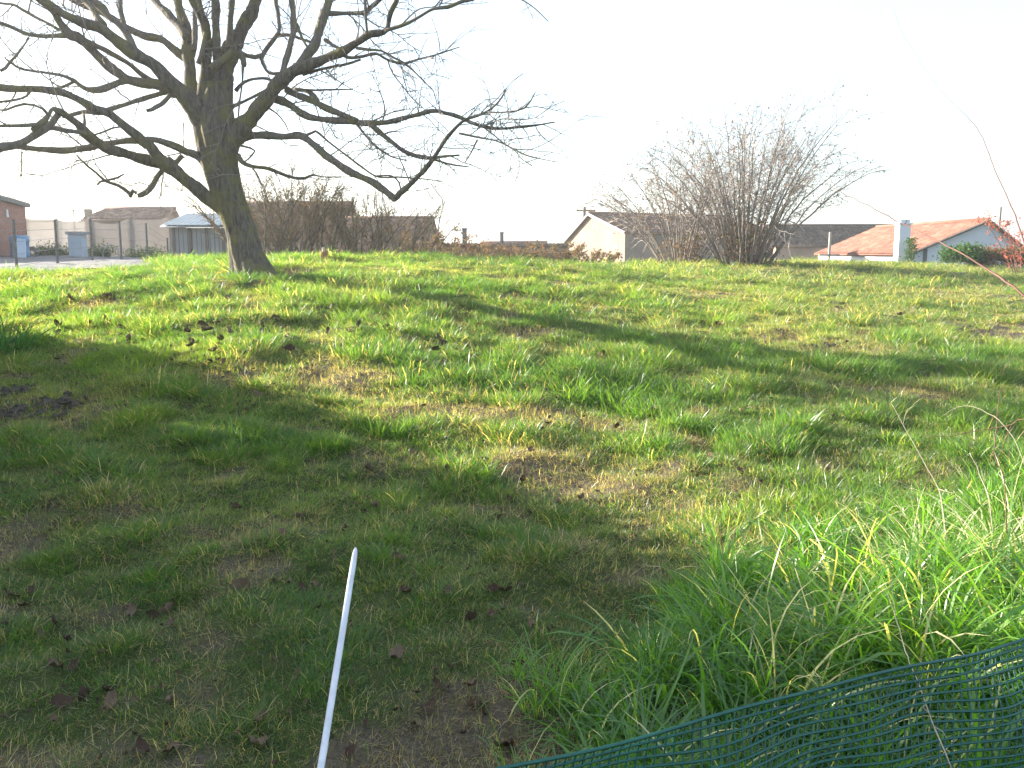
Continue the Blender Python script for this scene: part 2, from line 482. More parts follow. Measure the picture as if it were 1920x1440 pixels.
def house(name, label, origin, ridge_dir, L, section, zb, wall_m, roof_m, over=.25, verge=None, group=None):
    """section: (a, z) for left eave, ridge, right eave; a is measured across the ridge, to its right when looking along it"""
    d = np.array((math.cos(ridge_dir), math.sin(ridge_dir), 0)); a = np.array((d[1], -d[0], 0))
    o = np.array(origin, float)
    root = empty(name, (o[0], o[1], zb), label, 'house', group)
    def P(s, av, z): return o * (1, 1, 0) + d * s + a * av + np.array((0, 0, z))
    (a0, z0), (a1, z1), (a2, z2) = section
    mb = MB()
    fr = [P(0, a0, zb), P(0, a2, zb), P(0, a2, z2), P(0, a1, z1), P(0, a0, z0)]
    bk = [P(L, a0, zb), P(L, a2, zb), P(L, a2, z2), P(L, a1, z1), P(L, a0, z0)]
    mb.add(fr + bk, [(4,3,2,1,0),(5,6,7,8,9),(0,1,6,5),(1,2,7,6),(4,0,5,9),(2,3,8,7),(3,4,9,8)],
           [(a0, zb), (a2, zb), (a2, z2), (a1, z1), (a0, z0)] * 2)
    mb.build('wall', wall_m, root)
    for (ae, ze) in ((a0, z0), (a2, z2)):
        k = over / abs(ae - a1)
        ae2, ze2 = ae + (ae - a1) * k, ze + (ze - z1) * k
        rb = MB()
        roof_slab(rb, P(-over, ae2, ze2 + .01), P(L + over, ae2, ze2 + .01), P(L + over, a1, z1 + .01), P(-over, a1, z1 + .01))
        rb.build('roof', roof_m, root, True)
        if verge:
            for s in (-over - .03, L + over + .03):
                vb = MB(); vb.tube([P(s, ae2, ze2 + .06), P(s, a1, z1 + .06)], .07, 4)
                vb.build('verge_board', verge, root)
    rb = MB()
    rb.tube([P(-over, a1, z1 + .13), P(L + over, a1, z1 + .13)], .10, 8)
    rb.build('ridge_tiles', roof_m, root, True)
    return root, P

# cream gabled house behind the hazels
g0 = at(1172, 437, 50)
hA, PA = house('gabled_house', 'cream house with sunlit blank gable and brown tiled roof, left of the hazel bushes', (g0.x, 50, 0), R(30), 11.5,
   [(-6.9, 1.55), (-3.4, 3.72), (0, at(1172, 437, 50).z)], -1.6, M['render_cream'], M['tile_brown'], .15, M['white_paint'])
# long low building further right
hB, PB = house('long_outbuilding', 'long beige outbuilding with dark brown tiled roof between large hazel and orange roof', (19.2, 69, 0), R(2), 11.5,
   [(-2.5, 2.2), (0, at(0, 426, 70).z), (3.3, at(0, 462, 66).z)], -1.6, M['render_beige'], M['tile_dark'], .2)
# red roofed house on the right
ap = at(1851, 416, 48)
hC, PC = house('red_roofed_house', 'white walled house with orange red tiled roof and white chimney at the right', (ap.x, 48, 0), R(90.5), 14,
   [(-4.0, at(0, 477, 48).z), (0, ap.z), (3.4, .75)], -1.6, M['render_white'], M['tile_red'], .22, M['wood_dark'])
cx, cy = at(1696, 430, 47).x, 47.2
mb = MB()
zt = at(0, 421, 47).z
mb.box((cx, cy, (zt - 1.6) / 2), (.58, .58, zt + 1.6)); mb.box((cx, cy, zt + .04), (.70, .70, .07)); mb.box((cx, cy, zt + .16), (.48, .48, .18))
mb.build('chimney', M['render_white'], hC)
dp = at(1735, 482, 47.9)
mb = MB(); mb.box((dp.x, 47.93, dp.z - .5), (.16, .10, 1.9)); mb.build('downpipe', M['post'], hC)
mb = MB(); mb.box((at(1652, 490, 45).x, 45, at(0, 491, 45).z - .5), (1.5, .25, 1.1)); o = mb.build('terrace_wall', M['white_paint'])
tag(o, 'low white terrace wall in front of the orange red roof', 'wall')
mb = MB(); p = at(1877, 388, 55); mb.tube([(p.x, 55, -1), (p.x, 55, p.z)], .05, 6); o = mb.build('mast', M['wood_dark'])
tag(o, 'thin dark mast rising behind the red roofed house', 'mast')

# houses behind the dark bushes
xa = at(430, 400, 45).x; xb = at(638, 400, 45).x
hD, PD = house('brown_roofed_house', 'taller brown tiled house half hidden behind the dark bushes beside the bare tree', (xa, 48, 0), R(0), xb - xa,
   [(-3, 2.2), (0, at(0, 385, 48).z), (3.4, at(0, 446, 44.6).z)], -1.6, M['render_beige'], M['tile_brown'], .15)
xc_, xd_ = at(640, 400, 42).x, at(800, 400, 42).x
hE, PE = house('low_tiled_barn', 'low barn with mottled brown tiled roof behind the dark bushes, right of the taller house', (xc_, 44, 0), R(-3), xd_ - xc_,
   [(-3, 1.6), (0, at(0, 414, 44).z), (3.2, at(0, 468, 41).z)], -1.6, M['render_beige'], M['tile_brown'], .2)
q = at(965, 457, 72)
hF, PF = house('distant_shed', 'distant shed with reddish roof low on the skyline in the middle', (at(905, 457, 72).x, 72, 0), R(0), at(1022, 457, 72).x - at(905, 457, 72).x,
   [(-2.5, 1.4), (0, q.z), (2.6, at(0, 479, 69).z)], -1.8, M['render_beige'], M['tile_brown'], .2)
for (u, v0, yy, wd, lab) in ((871, 430, 52, .26, 'taller dark square pillar standing over the scrub in the middle'), (941, 437, 60, .24, 'shorter dark pillar beside the distant shed roof')):
    p = at(u, v0, yy); mb = MB()
    mb.box((p.x, yy, (p.z - 1.2) / 2), (wd, wd, p.z + 1.2)); mb.box((p.x, yy, p.z + .03), (wd * 1.2, wd * 1.2, .08))
    tag(mb.build('pillar', M['post']), lab, 'pillar', 'dark pillars on the skyline')
# utility pole by the cream gable
p = at(1096, 388, 62); mb = MB()
root = empty('utility_pole', (p.x, 62, -1), 'wooden utility pole with crossbar behind the cream gable', 'utility pole')
mb.tube([(p.x, 62, -1), (p.x, 62, p.z)], [.13, .10], 8); mb.build('pole', M['wood_dark'], root)
mb = MB(); mb.box((p.x + .1, 62, p.z - .25), (1.3, .10, .10)); mb.build('crossbar', M['wood_dark'], root)
for k in (-.5, .1, .65):
    mb = MB(); mb.tube([(p.x + k, 62, p.z - .2), (p.x + k, 62, p.z - .04)], .04, 6); mb.build('insulator', M['white_paint'], root)
# pale T post right of the hazels
p = at(1557, 435, 43); mb = MB(); zg = hz(p.x, 43) - .3
root = empty('washing_line_post', (p.x, 43, zg), 'pale post with short crossbar in front of the long outbuilding', 'post')
mb.tube([(p.x, 43, zg), (p.x, 43, p.z)], .06, 6); mb.build('post', M['wood_pale'], root)
mb = MB(); mb.box((p.x, 43, at(0, 478, 43).z), (1.0, .08, .08)); mb.build('crossbar', M['wood_pale'], root)

# brick building at the left edge
F_, N_ = np.array((at(48, 400, 32).x, 32.0)), np.array((at(-60, 400, 26).x, 26.0))
wd = (F_ - N_) / np.linalg.norm(F_ - N_); wo_ = np.array((-wd[1], wd[0]))
zF, zN = at(0, 389, 32).z, at(0, 389, 32).z + .15
root = empty('brick_building', (F_[0], F_[1], 1.0), 'red brick building with dark flat roof edge at the far left', 'building')
def prism(mb, c_, z0, z1, uvl=None):
    mb.add([(*c, z) for c, z in zip(c_, z0)] + [(*c, z) for c, z in zip(c_, z1)], [(3,2,1,0),(4,5,6,7),(0,1,5,4),(1,2,6,5),(2,3,7,6),(3,0,4,7)], uvl)
mb = MB(); c_ = [N_, F_, F_ + wo_ * 6, N_ + wo_ * 6]; LW = float(np.linalg.norm(F_ - N_))
prism(mb, c_, [.6] * 4, [zN, zF, zF, zN], [(0, .6), (LW, .6), (LW + 6, .6), (-6, .6), (0, zN), (LW, zF), (LW + 6, zF), (-6, zN)])
mb.build('wall', M['brick'], root)
mb = MB(); c_ = [N_ - wo_ * .15 - wd * .2, F_ - wo_ * .15 + wd * .12, F_ + wo_ * 6.2 + wd * .12, N_ + wo_ * 6.2 - wd * .2]
prism(mb, c_, [zN + .004, zF + .004, zF + .004, zN + .004], [zN + .16, zF + .15, zF + .15, zN + .16]); mb.build('roof', M['post'], root)
mb = MB(); p = at(35, 372, 31.5); mb.tube([(p.x - .3, 31.5, zF), (p.x - .3, 31.5, p.z + .1)], .018, 5); mb.tube([(p.x - .55, 31.5, p.z), (p.x - .05, 31.5, p.z)], .014, 5); mb.tube([(p.x - .45, 31.5, p.z - .2), (p.x - .15, 31.5, p.z - .2)], .014, 5)
mb.build('aerial', M['wire'], root)
def onwall(y, off): 
    q = F_ + (N_ - F_) * (32 - y) / 6; return q - wo_ * off
q = onwall(29.6, .05); z_ = at(0, 400, 29.6).z; mb = MB(); mb.tube([(q[0], q[1], z_ - .12), (q[0], q[1], z_ + .12)], [.05, .035], 8); mb.build('wall_lamp', M['white_paint'], root)
q = onwall(28.0, .03); mb = MB(); mb.box((q[0], q[1], at(0, 430, 28).z), (.04, .35, .35), math.atan2(wd[1], wd[0]) - math.pi / 2); mb.build('sign_plate', M['stalk'], root)
# blue barrel and board beside it
p = at(38, 475, 28.6); z0 = hz(p.x, 28.6); h_ = at(0, 441, 28.6).z - z0
mb = MB(); mb.tube([(p.x, 28.6, z0 + h_ * t) for t in (0, .03, .3, .34, .66, .7, .97, 1)], [.25, .28, .29, .27, .27, .29, .28, .22], 16)
tag(mb.build('barrel', M['blue'], None, True), 'dark blue plastic barrel against the brick building', 'barrel')
p = at(34, 470, 28.0); z0 = hz(p.x, 28.0)
mb = MB(); mb.add([(p.x - .14, 28.0, z0), (p.x + .22, 28.0, z0), (p.x + .10, 28.25, z0 + .62), (p.x - .14, 28.25, z0 + .66),
   (p.x - .14, 28.04, z0), (p.x + .22, 28.04, z0), (p.x + .10, 28.29, z0 + .62), (p.x - .14, 28.29, z0 + .66)], [(0,1,2,3),(7,6,5,4),(0,4,5,1),(1,5,6,2),(2,6,7,3),(3,7,4,0)])
tag(mb.build('board', M['pale_blue']), 'pale blue board leaning on the dark blue barrel', 'board')
# cabinet, hoop, low vegetation along the foot of the windbreak
p = at(147, 475, 29.5); z0 = hz(p.x, 29.5); zt = at(0, 440, 29.5).z
root = empty('storage_cabinet', (p.x, 29.5, z0), 'grey blue cabinet with overhanging lid before the white windbreak', 'cabinet')
mb = MB(); mb.box((p.x, 29.5, (z0 + zt) / 2), (.42, .42, zt - z0)); mb.build('cabinet_body', M['cabinet'], root)
mb = MB(); mb.box((p.x + .02, 29.5, zt + .05), (.56, .54, .09)); mb.build('lid', M['slat'], root)
mb = MB(); mb.box((p.x, 29.275, (z0 + zt) / 2), (.36, .02, (zt - z0) * .86)); mb.build('door', M['cabinet'], root)
p = at(208, 473, 28.5); z0 = hz(p.x, 28.5)
mb = MB(); mb.tube([(p.x + .22 * math.cos(t), 28.5 + .08 * math.cos(t), z0 + .05 + .36 * math.sin(t)) for t in np.linspace(-.3, math.pi + .3, 20)], .018, 6)
tag(mb.build('metal_hoop', M['wire']), 'thin grey metal hoop standing in the yard before the windbreak', 'hoop')
p = at(61, 474, 29.3); z0 = hz(p.x, 29.3)
mb = MB(); mb.tube([(p.x + .16 * math.cos(t), 29.3, z0 + .12 + .16 * math.sin(t)) for t in np.linspace(0, 2 * math.pi, 20)], .06, 8)
tag(mb.build('tyre', M['post'], None, True), 'dark tyre standing at the foot of the brick building', 'tyre')
# dark grey shed with sheet roof
u0, u1, yS = 313, 428, 31
x0, x1 = at(u0, 420, yS).x, at(u1, 420, yS).x
root = empty('sheet_roofed_shed', ((x0 + x1) / 2, yS, 1.2), 'grey board shed with blue grey sheet roof left of the bare tree', 'shed')
zE, zR = at(0, 427, yS).z, at(0, 402, yS + 2).z
mb = MB(); mb.box(((x0 + x1) / 2, yS + 2.0, (zE + .7) / 2), (x1 - x0 - .1, 3.8, zE - .7)); mb.build('wall', M['wood_dark'], root)
nb = 13; bw = (x1 - x0 - .1) / nb
slat_me = None
for k in range(nb):
    xk = x0 + .05 + (k + .5) * bw
    if slat_me is None:
        mb = MB(); mb.box((0, 0, 0), (bw - .025, .03, zE - 1.0)); slat_me = mb.mesh('slat', M['slat'])
    o = bpy.data.objects.new('slat', slat_me); COL.objects.link(o); o.parent = root
    o.location = (xk - root.location.x, .075 - .0 + (-.01 if k % 2 else .0), (zE + 1.0) / 2 - root.location.z)
for k in range(4):
    xk = x0 + .2 + k * (x1 - x0 - .4) / 3
    mb = MB(); mb.box((xk, yS + .02, (zE + .9) / 2), (.09, .07, zE - .9)); mb.build('post', M['wood_dark'], root)
mb = MB(); roof = [(x0 - .15, yS - .25, zE), (x1 + .15, yS - .25, zE), (x1 + .15, yS + 2.1, zR), (x0 - .05, yS + 2.1, zR)]
roof_slab(mb, roof[0], roof[1], roof[2], roof[3], .2, .02, .05, 1); mb.build('roof', M['metal_roof'], root, True)
# low tiled house behind the windbreak
hG, PG = house('low_house', 'low house with faded brown roof behind the white windbreak', (at(172, 400, 44).x, 46, 0), R(0), at(292, 400, 44).x - at(172, 400, 44).x,
   [(-2.5, 1.8), (0, at(0, 396, 46).z), (2.4, at(0, 413, 43.6).z)], -.5, M['render_cream'], M['tile_brown'], .25)
mb = MB(); p = at(165, 392, 44.5); mb.box((p.x, 44.5, p.z - 1.2), (.28, .28, 2.4)); mb.build('chimney', M['render_beige'], hG)
mb = MB(); p = at(137, 390, 50); mb.tube([(p.x, 50, -1), (p.x, 50, p.z)], .035, 5); mb.tube([(p.x - .3, 50, p.z - .15), (p.x + .3, 50, p.z - .15)], .03, 5)
tag(mb.build('aerial_mast', M['wire']), 'faint thin aerial mast above the white windbreak', 'aerial')

# white windbreak netting on posts
yN = 32.0
us = [44, 106, 166, 240, 316]
tops = [409, 411, 408, 410, 408]
root = empty('windbreak', (at(180, 470, yN).x, yN, 1.5), 'white windbreak netting sagging between thin posts at the far left', 'windbreak')
for k, (u, v) in enumerate(zip(us, tops)):
    p = at(u, v, yN); mb = MB(); mb.tube([(p.x, yN, hz(p.x, yN) - .1), (p.x, yN, p.z + .03)], .035, 6)
    mb.build('post', M['wood_pale'] if k % 3 else M['wood_dark'], root)
for k in range(len(us) - 1):
    a, b = at(us[k], tops[k], yN), at(us[k + 1], tops[k + 1], yN)
    vs, fs = [], []; ns, nr = 9, 7
    sag = [.03, .12, .22, .07][k]
    for i in range(ns + 1):
        s = i / ns; x = a.x + (b.x - a.x) * s
        zt = a.z + (b.z - a.z) * s - sag * 4 * s * (1 - s); zb_ = hz(x, yN) + .05
        for j in range(nr + 1):
            t = j / nr
            vs.append((x, yN - .06 - .03 * math.sin(3.1 * s) * math.sin(3.1 * t) - .008 * math.sin(9 * s + 4 * t + k), zb_ + (zt - zb_) * t))
    for i in range(ns):
        for j in range(nr):
            fs.append((i * (nr + 1) + j, (i + 1) * (nr + 1) + j, (i + 1) * (nr + 1) + j + 1, i * (nr + 1) + j + 1))
    mb = MB(); mb.add(vs, fs); mb.build('net_panel', M['net'], root, True)
# post and wire fence along the yard
fp = [(24, 509, 411, 18.5), (102, 499, 411, 20.5), (168, 496, 411, 22.2), (223, 492, 414, 24.2), (273, 490, 418, 26.5), (313, 488, 446, 28.5)]
p0 = at(24, 509, 18.5)
root = empty('wire_fence', (p0.x, 18.5, hz(p0.x, 18.5)), 'wire fence on dark thin posts between the lawn and the gravel yard', 'fence')
pts = []
for (u, vb, vt, yy) in fp:
    p = at(u, vt, yy); zb_ = hz(p.x, yy); mb = MB(); mb.tube([(p.x, yy, zb_ - .1), (p.x + .01, yy, p.z)], .028, 6); mb.build('post', M['post'], root)
    pts.append((p.x, yy, zb_, p.z))
pts = [(pts[0][0] - 3.2, 16.2, hz(pts[0][0] - 3.2, 16.2), hz(pts[0][0] - 3.2, 16.2) + 1.15)] + pts
mb = MB(); p = pts[0]; mb.tube([(p[0], p[1], p[2] - .1), (p[0], p[1], p[3])], .028, 6); mb.build('post', M['post'], root)
for t in (.12, .35, .58, .78, .95):
    mb = MB(); mb.tube([(p[0], p[1] - .03, p[2] + (p[3] - p[2]) * t) for p in pts], .004, 4); mb.build('wire', M['wire'], root)

# ------------------------------------------------------------------ the bare walnut tree
TY = 14.0
tb = gp(475, 519, 10, 18)
TY = tb.y
tree = empty('bare_tree', tb, 'large bare spreading tree with leaning mossy trunk on the bright grass', 'tree')
PX = TY / FPX * 1.0
def limb(spec, d0, d1, curve=1.0):
    """spec: rows u, v, radius in photo pixels; d0..d1: how far beyond (+) or before (-) the trunk it runs"""
    P = np.array(spec, float)
    seg = np.concatenate([[0], np.cumsum(np.linalg.norm(np.diff(P[:, :2], axis=0), axis=1))]); seg /= seg[-1]
    rows = []
    for (u, v, r), t in zip(P, seg):
        d = d0 + (d1 - d0) * t ** curve
        q = at(u, v, TY + d); rows.append((q.x, q.y, q.z, r * (TY + d) / FPX))
    return np.array(rows)
LIMBS = []
def branch(spec, d0, d1, tw=1.0, name='branch', mat='branch_bark'):
    rows = limb(spec, d0, d1)
    s = crom(rows, .05 if rows[0, 3] > .05 else .07)
    n = len(s); r = np.maximum(s[:, 3] * .9, .004)
    pts = s[:, :3].copy()
    w = np.clip(r * .06, .0015, .008)[:, None]
    k = np.arange(n)
    pts += w * np.stack([np.sin(k * .9 + d0 * 5) + rng.normal(0, .5, n), rng.normal(0, .6, n), np.cos(k * .7 + d1 * 3) * .7 + rng.normal(0, .5, n)], 1)
    r = r * (1 + .10 * np.sin(k * .63 + spec[0][0]) + rng.normal(0, .025, n))
    mb = MB(); mb.tube(pts, r, 12 if r[0] > .05 else (7 if r[0] > .02 else 5), True, .07)
    mb.build(name, M[mat], tree, True)
    LIMBS.append((pts, r, tw))
    return pts, r
# trunk, with flared root and a ridged section
def ridged(a, z):
    return fbm(np.array([math.cos(a) * 5.5 + 30]), np.array([math.sin(a) * 5.5 + z * 1.6]), 3)[0] - .5
tr = limb([(476,528,42),(474,515,37),(470,500,33.5),(462,476,30),(454,440,27),(440,400,27.5),(425,357,29.5),(414,310,32),(408,268,36),(402,225,36),(404,190,30),(412,155,24)], 0, 0)
s = crom(tr, .035); n = len(s); NS = 64
vs = []
for i in range(n):
    for j in range(NS):
        a = 2 * math.pi * j / NS
        low = math.exp(-max(s[i, 2] - tb.z, 0) / .28)
        rr = s[i, 3] * (1 + .05 * math.sin(5 * a + i * .05) + .03 * math.sin(9 * a + s[i, 2] * 1.5) + .22 * ridged(a, s[i, 2]) + low * (.10 + .17 * math.sin(4 * a + 1.1)) + rng.normal(0, .006))
        vs.append((s[i, 0] + rr * math.cos(a), s[i, 1] + rr * math.sin(a) * .95, s[i, 2] - (.12 if i == 0 else 0)))
fs = [(i * NS + j, i * NS + (j + 1) % NS, (i + 1) * NS + (j + 1) % NS, (i + 1) * NS + j) for i in range(n - 1) for j in range(NS)]
fs.append(tuple((n - 1) * NS + j for j in range(NS)))
mb = MB(); mb.add(vs, fs); mb.build('trunk', M['bark'], tree, True)

# big right-hand limb and what grows from it
branch([(412,330,10),(424,292,17),(440,262,18.5),(467,225,17),(496,190,15),(522,157,14),(545,138,12.5),(572,125,11),(613,109,9.5),(647,94,8.5),(675,76,7.5),(692,64,7),(712,62,6.5),(725,55,5.5),(732,25,5),(744,0,4.5),(758,-40,4),(780,-90,3),(790,-140,2)], 0, -1.6, mat='bark')
branch([(535,145,10),(560,122,9.5),(578,100,9.5),(592,79,9.5),(604,40,9),(617,0,8.5),(630,-60,7),(650,-130,5.5),(655,-200,3.5)], -.4, .3)
branch([(524,152,7),(531,130,6.2),(541,96,6),(551,52,6),(548,10,6),(545,-30,5),(550,-90,4)], -.3, .8)
branch([(556,45,4),(566,70,3),(578,90,2.5),(592,97,2)], .2, .0)
branch([(530,138,4),(505,137,3.4),(496,125,3.6),(491,110,4),(500,90,4.3),(517,69,4.5),(524,55,4.2),(520,20,4),(517,0,4),(512,-60,3)], -.2, .6)
branch([(446,96,4.5),(462,104,4),(478,107,4.3),(490,103,4)], .1, .3)
branch([(522,66,3.6),(545,66,3.2),(565,73,3),(586,80,3)], .4, .1)
branch([(617,25,5),(650,25,4.2),(683,23,4.4),(697,12,4.4),(712,0,4),(740,-30,3)], -.1, -.9)
branch([(689,64,3),(686,40,3),(685,10,3),(683,-20,2.6),(690,-80,2)], -1.2, -1.0)
branch([(722,58,4),(740,52,3.6),(761,45,3.4),(786,32,3.2),(812,17,3.2),(840,13,3.6),(866,3,3.6),(885,0,2.8),(920,-12,2.4),(960,-8,1.8),(985,3,1.4),(1005,18,1.2),(1028,40,.8)], -1.4, -2.2)
branch([(640,100,5),(655,108,3.4),(680,106,3),(705,100,3),(727,112,2.8),(757,119,2.6),(785,111,2.2),(820,102,1.6),(862,88,.9)], -.8, -1.4)
branch([(668,90,3.2),(690,93,3),(715,95,2.6),(738,108,2.4),(757,118,2.2),(775,132,1.8),(800,158,1.4),(812,170,1.2),(820,196,.9)], -1.2, -1.7)
branch([(568,138,5),(590,133,3.6),(620,126,3),(650,120,2.6),(676,112,2.2)], -.5, -.8)
branch([(610,75,4),(625,85,3.6),(640,93,3)], -.1, -.9)
branch([(556,168,2.8),(590,169,2.2),(620,168,1.8),(661,168,1.3)], -.4, -.7, 2)
# long right-hand branches
branch([(508,184,9),(537,193,7.5),(565,212,7),(592,222,6.5),(641,227,6.3),(692,231,5.8),(727,229,5),(771,218,4.6),(812,208,4.3),(835,212,4.2),(857,218,4),(898,235,3.6),(936,241,3),(984,237,2.6),(1010,234,2),(1040,229,1.3)], -.2, -2.4, 1.4)
branch([(538,168,8),(555,178,6.5),(579,186,6.6),(613,203,6.6),(647,217,6),(670,228,5.5)], -.3, -.9)
branch([(550,167,5),(575,171,4.4),(590,180,4.2),(598,195,4)], -.2, -.6)
branch([(692,231,5),(710,246,5.2),(727,260,5),(757,283,4.6),(788,294,4),(812,296,3.5),(835,293,2.8),(862,291,2)], -1.0, -1.3, 1.3)
branch([(806,296,3),(830,304,2.4),(855,310,2),(880,313,1)], -1.25, -1.5)
branch([(669,233,3.2),(684,252,2.4),(700,271,2.2),(725,288,2),(740,296,1.6),(762,301,1)], -.9, -1.4, 1.5)
branch([(440,262,10),(472,254,8.5),(503,254,7.5),(537,256,7),(560,254,7),(575,260,7),(592,275,7.2),(620,298,7.5),(658,323,7.4),(699,342,7.2),(727,362,7.2),(740,372,7.2),(750,362,6),(761,353,5.4),(788,327,5),(812,298,4.6),(833,265,4),(857,237,3.4),(874,224,3),(912,210,2.6),(936,189,2),(950,165,1.1)], 0, -2.6, 1.1)
branch([(861,250,2.4),(898,258,2.1),(930,264,2),(945,270,1.8),(970,283,1.6),(992,293,1.4),(1046,304,.8)], -2.2, -3.0, 1.6)
branch([(895,262,1.8),(884,285,1.7),(872,304,1.3)], -2.4, -2.2)
branch([(914,210,2),(940,211,1.8),(968,208,1.8),(984,202,1.8),(994,190,1.4),(1004,172,.9)], -2.5, -3.0, 1.6)
branch([(565,258,3.5),(582,250,2.8),(592,246,2.4),(615,265,2.2),(641,285,2.1),(675,311,2),(700,328,2),(718,333,1.8),(744,332,1.7),(790,335,1.4),(830,340,.9)], -.3, -1.2, 1.4)
branch([(706,330,2),(735,330,2),(748,342,1.8),(752,356,1.6)], -.9, -1.2)
branch([(446,290,6),(452,302,4.6),(469,311,4.2),(503,316,3.8),(531,327,3.6),(555,334,3.2),(572,334,2.8),(586,328,2.2),(613,332,1.3),(682,331,.9)], -.25, -1.0, 1.3, mat='bark')
branch([(470,310,2),(482,328,1.6),(492,350,1.2)], -.4, -.7)
branch([(446,272,2.6),(470,278,2.2),(478,283,2),(466,298,1.8),(455,306,1.6)], -.25, -.3)
branch([(503,202,2),(520,214,1.6),(535,232,1.5),(541,246,1.2)], -.3, -.7)
branch([(442,170,4),(450,160,3.4),(468,150,3.2),(500,147,3),(520,160,3)], .1, -.2)
branch([(436,200,5),(452,193,3.4),(478,180,3),(500,169,3)], -.1, -.4)
branch([(412,236,8),(430,232,6),(455,221,5.5),(478,210,6)], 0, -.1)
# upright limbs in the middle
branch([(400,250,26),(408,190,22),(417,146,20),(430,105,18),(442,78,16),(455,52,14),(470,25,12.5),(480,0,12),(492,-50,10),(500,-120,8),(505,-190,5)], 0, .3, mat='bark')
branch([(392,235,18),(384,190,15),(384,140,11),(388,90,10),(385,50,9.5),(370,18,8),(357,-5,7),(335,-60,5.5),(320,-120,4)], .05, -.5, mat='bark')
branch([(384,215,18),(366,185,13),(359,163,12),(356,130,12),(353,90,12),(352,60,10.5),(340,30,8.6),(333,0,8.2),(330,-60,7),(322,-130,5)], 0, .9, mat='bark')
branch([(352,72,9),(338,52,8),(315,26,7.5),(292,2,7),(262,-40,6),(240,-80,4.6)], .3, 1.3)
branch([(402,165,11),(406,110,8.5),(405,60,8),(404,0,8),(400,-60,7),(402,-130,5)], .1, -.9)
branch([(424,120,8),(429,85,6.6),(432,44,6),(435,0,5.5),(442,-70,4.5)], .05, -.6)
branch([(362,95,7),(366,70,5.6),(365,40,5),(366,0,4.6),(372,-60,4)], .1, .6)
branch([(398,130,9),(418,112,8.5),(436,98,8),(446,85,6)], -.35, -.3, mat='bark')
branch([(448,98,7),(456,112,6),(457,124,5.5)], -.1, -.15)
branch([(455,125,2.6),(454,155,2),(450,185,1.8),(447,215,1.6),(446,235,1.3)], -.3, -.35)
branch([(384,44,5),(375,10,5),(372,-30,4.6)], -.2, -.6)
branch([(372,120,5),(378,100,5),(386,60,5)], -.3, -.3)
# left upper limb
branch([(392,255,22),(372,215,21),(352,184,19),(335,168,17),(318,156,15),(308,140,12.5),(292,125,12.5),(272,112,12.5),(254,102,12.5),(238,90,12),(222,79,11.5),(205,65,11),(190,54,10.5),(165,45,9.5),(140,36,9),(118,26,8.5),(100,14,8.5),(78,0,8),(40,-25,7),(0,-55,6),(-60,-100,5)], 0, -1.6, mat='bark')
branch([(256,99,8),(245,78,7),(234,58,6.6),(222,45,6),(205,33,6),(192,15,8),(172,0,7),(150,-20,6),(120,-60,5)], -.5, -.2)
branch([(238,60,6),(230,40,5.5),(226,15,5),(224,-5,5),(220,-60,4)], -.4, .3)
branch([(352,112,9),(335,99,8),(318,86,7.6),(300,73,7.6),(275,68,7.6),(254,60,7.6),(234,50,7),(216,38,6.6),(190,24,6.2),(160,10,6),(134,-2,6),(90,-25,5),(30,-50,4)], .4, .1)
branch([(195,48,7),(182,32,6.5),(172,15,6.5),(160,2,6),(140,-20,5)], -.7, -.3)
branch([(330,172,14),(310,165,12),(292,158,10.5),(265,155,10),(240,149,9.5),(222,138,9.5),(204,124,9.5),(190,110,9.5),(175,97,9.5),(160,81,9.5),(145,70,9.5),(127,62,9.5),(116,48,8),(108,36,7.5),(101,22,7.5),(90,8,7.5),(70,-5,7),(30,-30,6)], 0, -1.3)
branch([(122,66,6),(105,67,4.6),(85,68,4.4),(55,65,4.4),(28,54,4),(0,43,3.6),(-40,30,3)], -1.0, -1.4)
branch([(54,70,2.4),(44,86,2),(30,105,2.4),(20,115,3),(10,128,3.4),(0,133,3)], -1.2, -1.4)
branch([(110,56,3.4),(92,45,3.2),(70,34,3),(45,20,3),(25,9,3),(0,6,2.6),(-40,0,2)], -1.0, -.6)
branch([(295,157,6),(270,143,5),(245,122,5),(222,108,5),(195,93,5),(172,82,6),(158,76,6)], -.1, -.8)
branch([(236,150,8),(222,155,7),(204,163,7),(188,168,6.5),(165,168,5.6),(150,160,4.6),(138,151,4),(118,142,3.2),(90,137,3),(60,133,2.8),(38,128,2.4),(22,119,2.2),(8,108,1.6)], -.3, -1.0)
branch([(138,153,3.2),(120,162,3),(100,167,2.6)], -.6, -.9)
branch([(312,172,7),(290,179,5.2),(262,187,5),(232,197,5),(204,206,5.4),(187,211,5.6),(160,210,5),(140,214,4.6),(122,219,4)], -.1, -.6)
branch([(330,160,6),(316,182,5),(302,196,4.2),(292,201,4.4),(284,206,3.8),(274,208,3.4)], -.2, -.4)
# left lower limbs
branch([(386,302,14),(368,291,9),(350,285,8),(328,274,7.2),(306,266,6.8),(285,262,6.6),(262,263,6.6),(240,264,6.2),(219,267,6.2),(195,270,6.2),(160,278,7),(125,282,6.8),(90,281,6),(58,278,6),(30,273,5.4)], 0, -1.2)
branch([(424,398,18),(405,383,15),(385,368,14),(366,352,13.5),(350,338,13.5),(332,324,13),(315,312,13.5),(302,300,12.5),(290,286,12),(280,274,11.5),(265,262,10.5),(251,250,9),(236,238,8.6),(222,226,8.6),(208,215,8.6),(195,209,8.6),(178,206,8.6),(166,197,8.4),(150,188,8),(135,181,7.6),(111,172,7.4),(80,168,7),(58,167,7.2),(25,166,7),(0,164,7),(-50,158,6)], 0, -1.8, mat='bark')
branch([(312,308,13),(290,304,11.5),(262,297,10.5),(233,287,10),(204,280,9.6),(188,270,10.5),(172,260,10.5),(157,246,10),(145,232,8),(132,222,7),(120,214,7),(108,208,6.5),(98,203,3.6)], 0, -1.7, mat='bark')
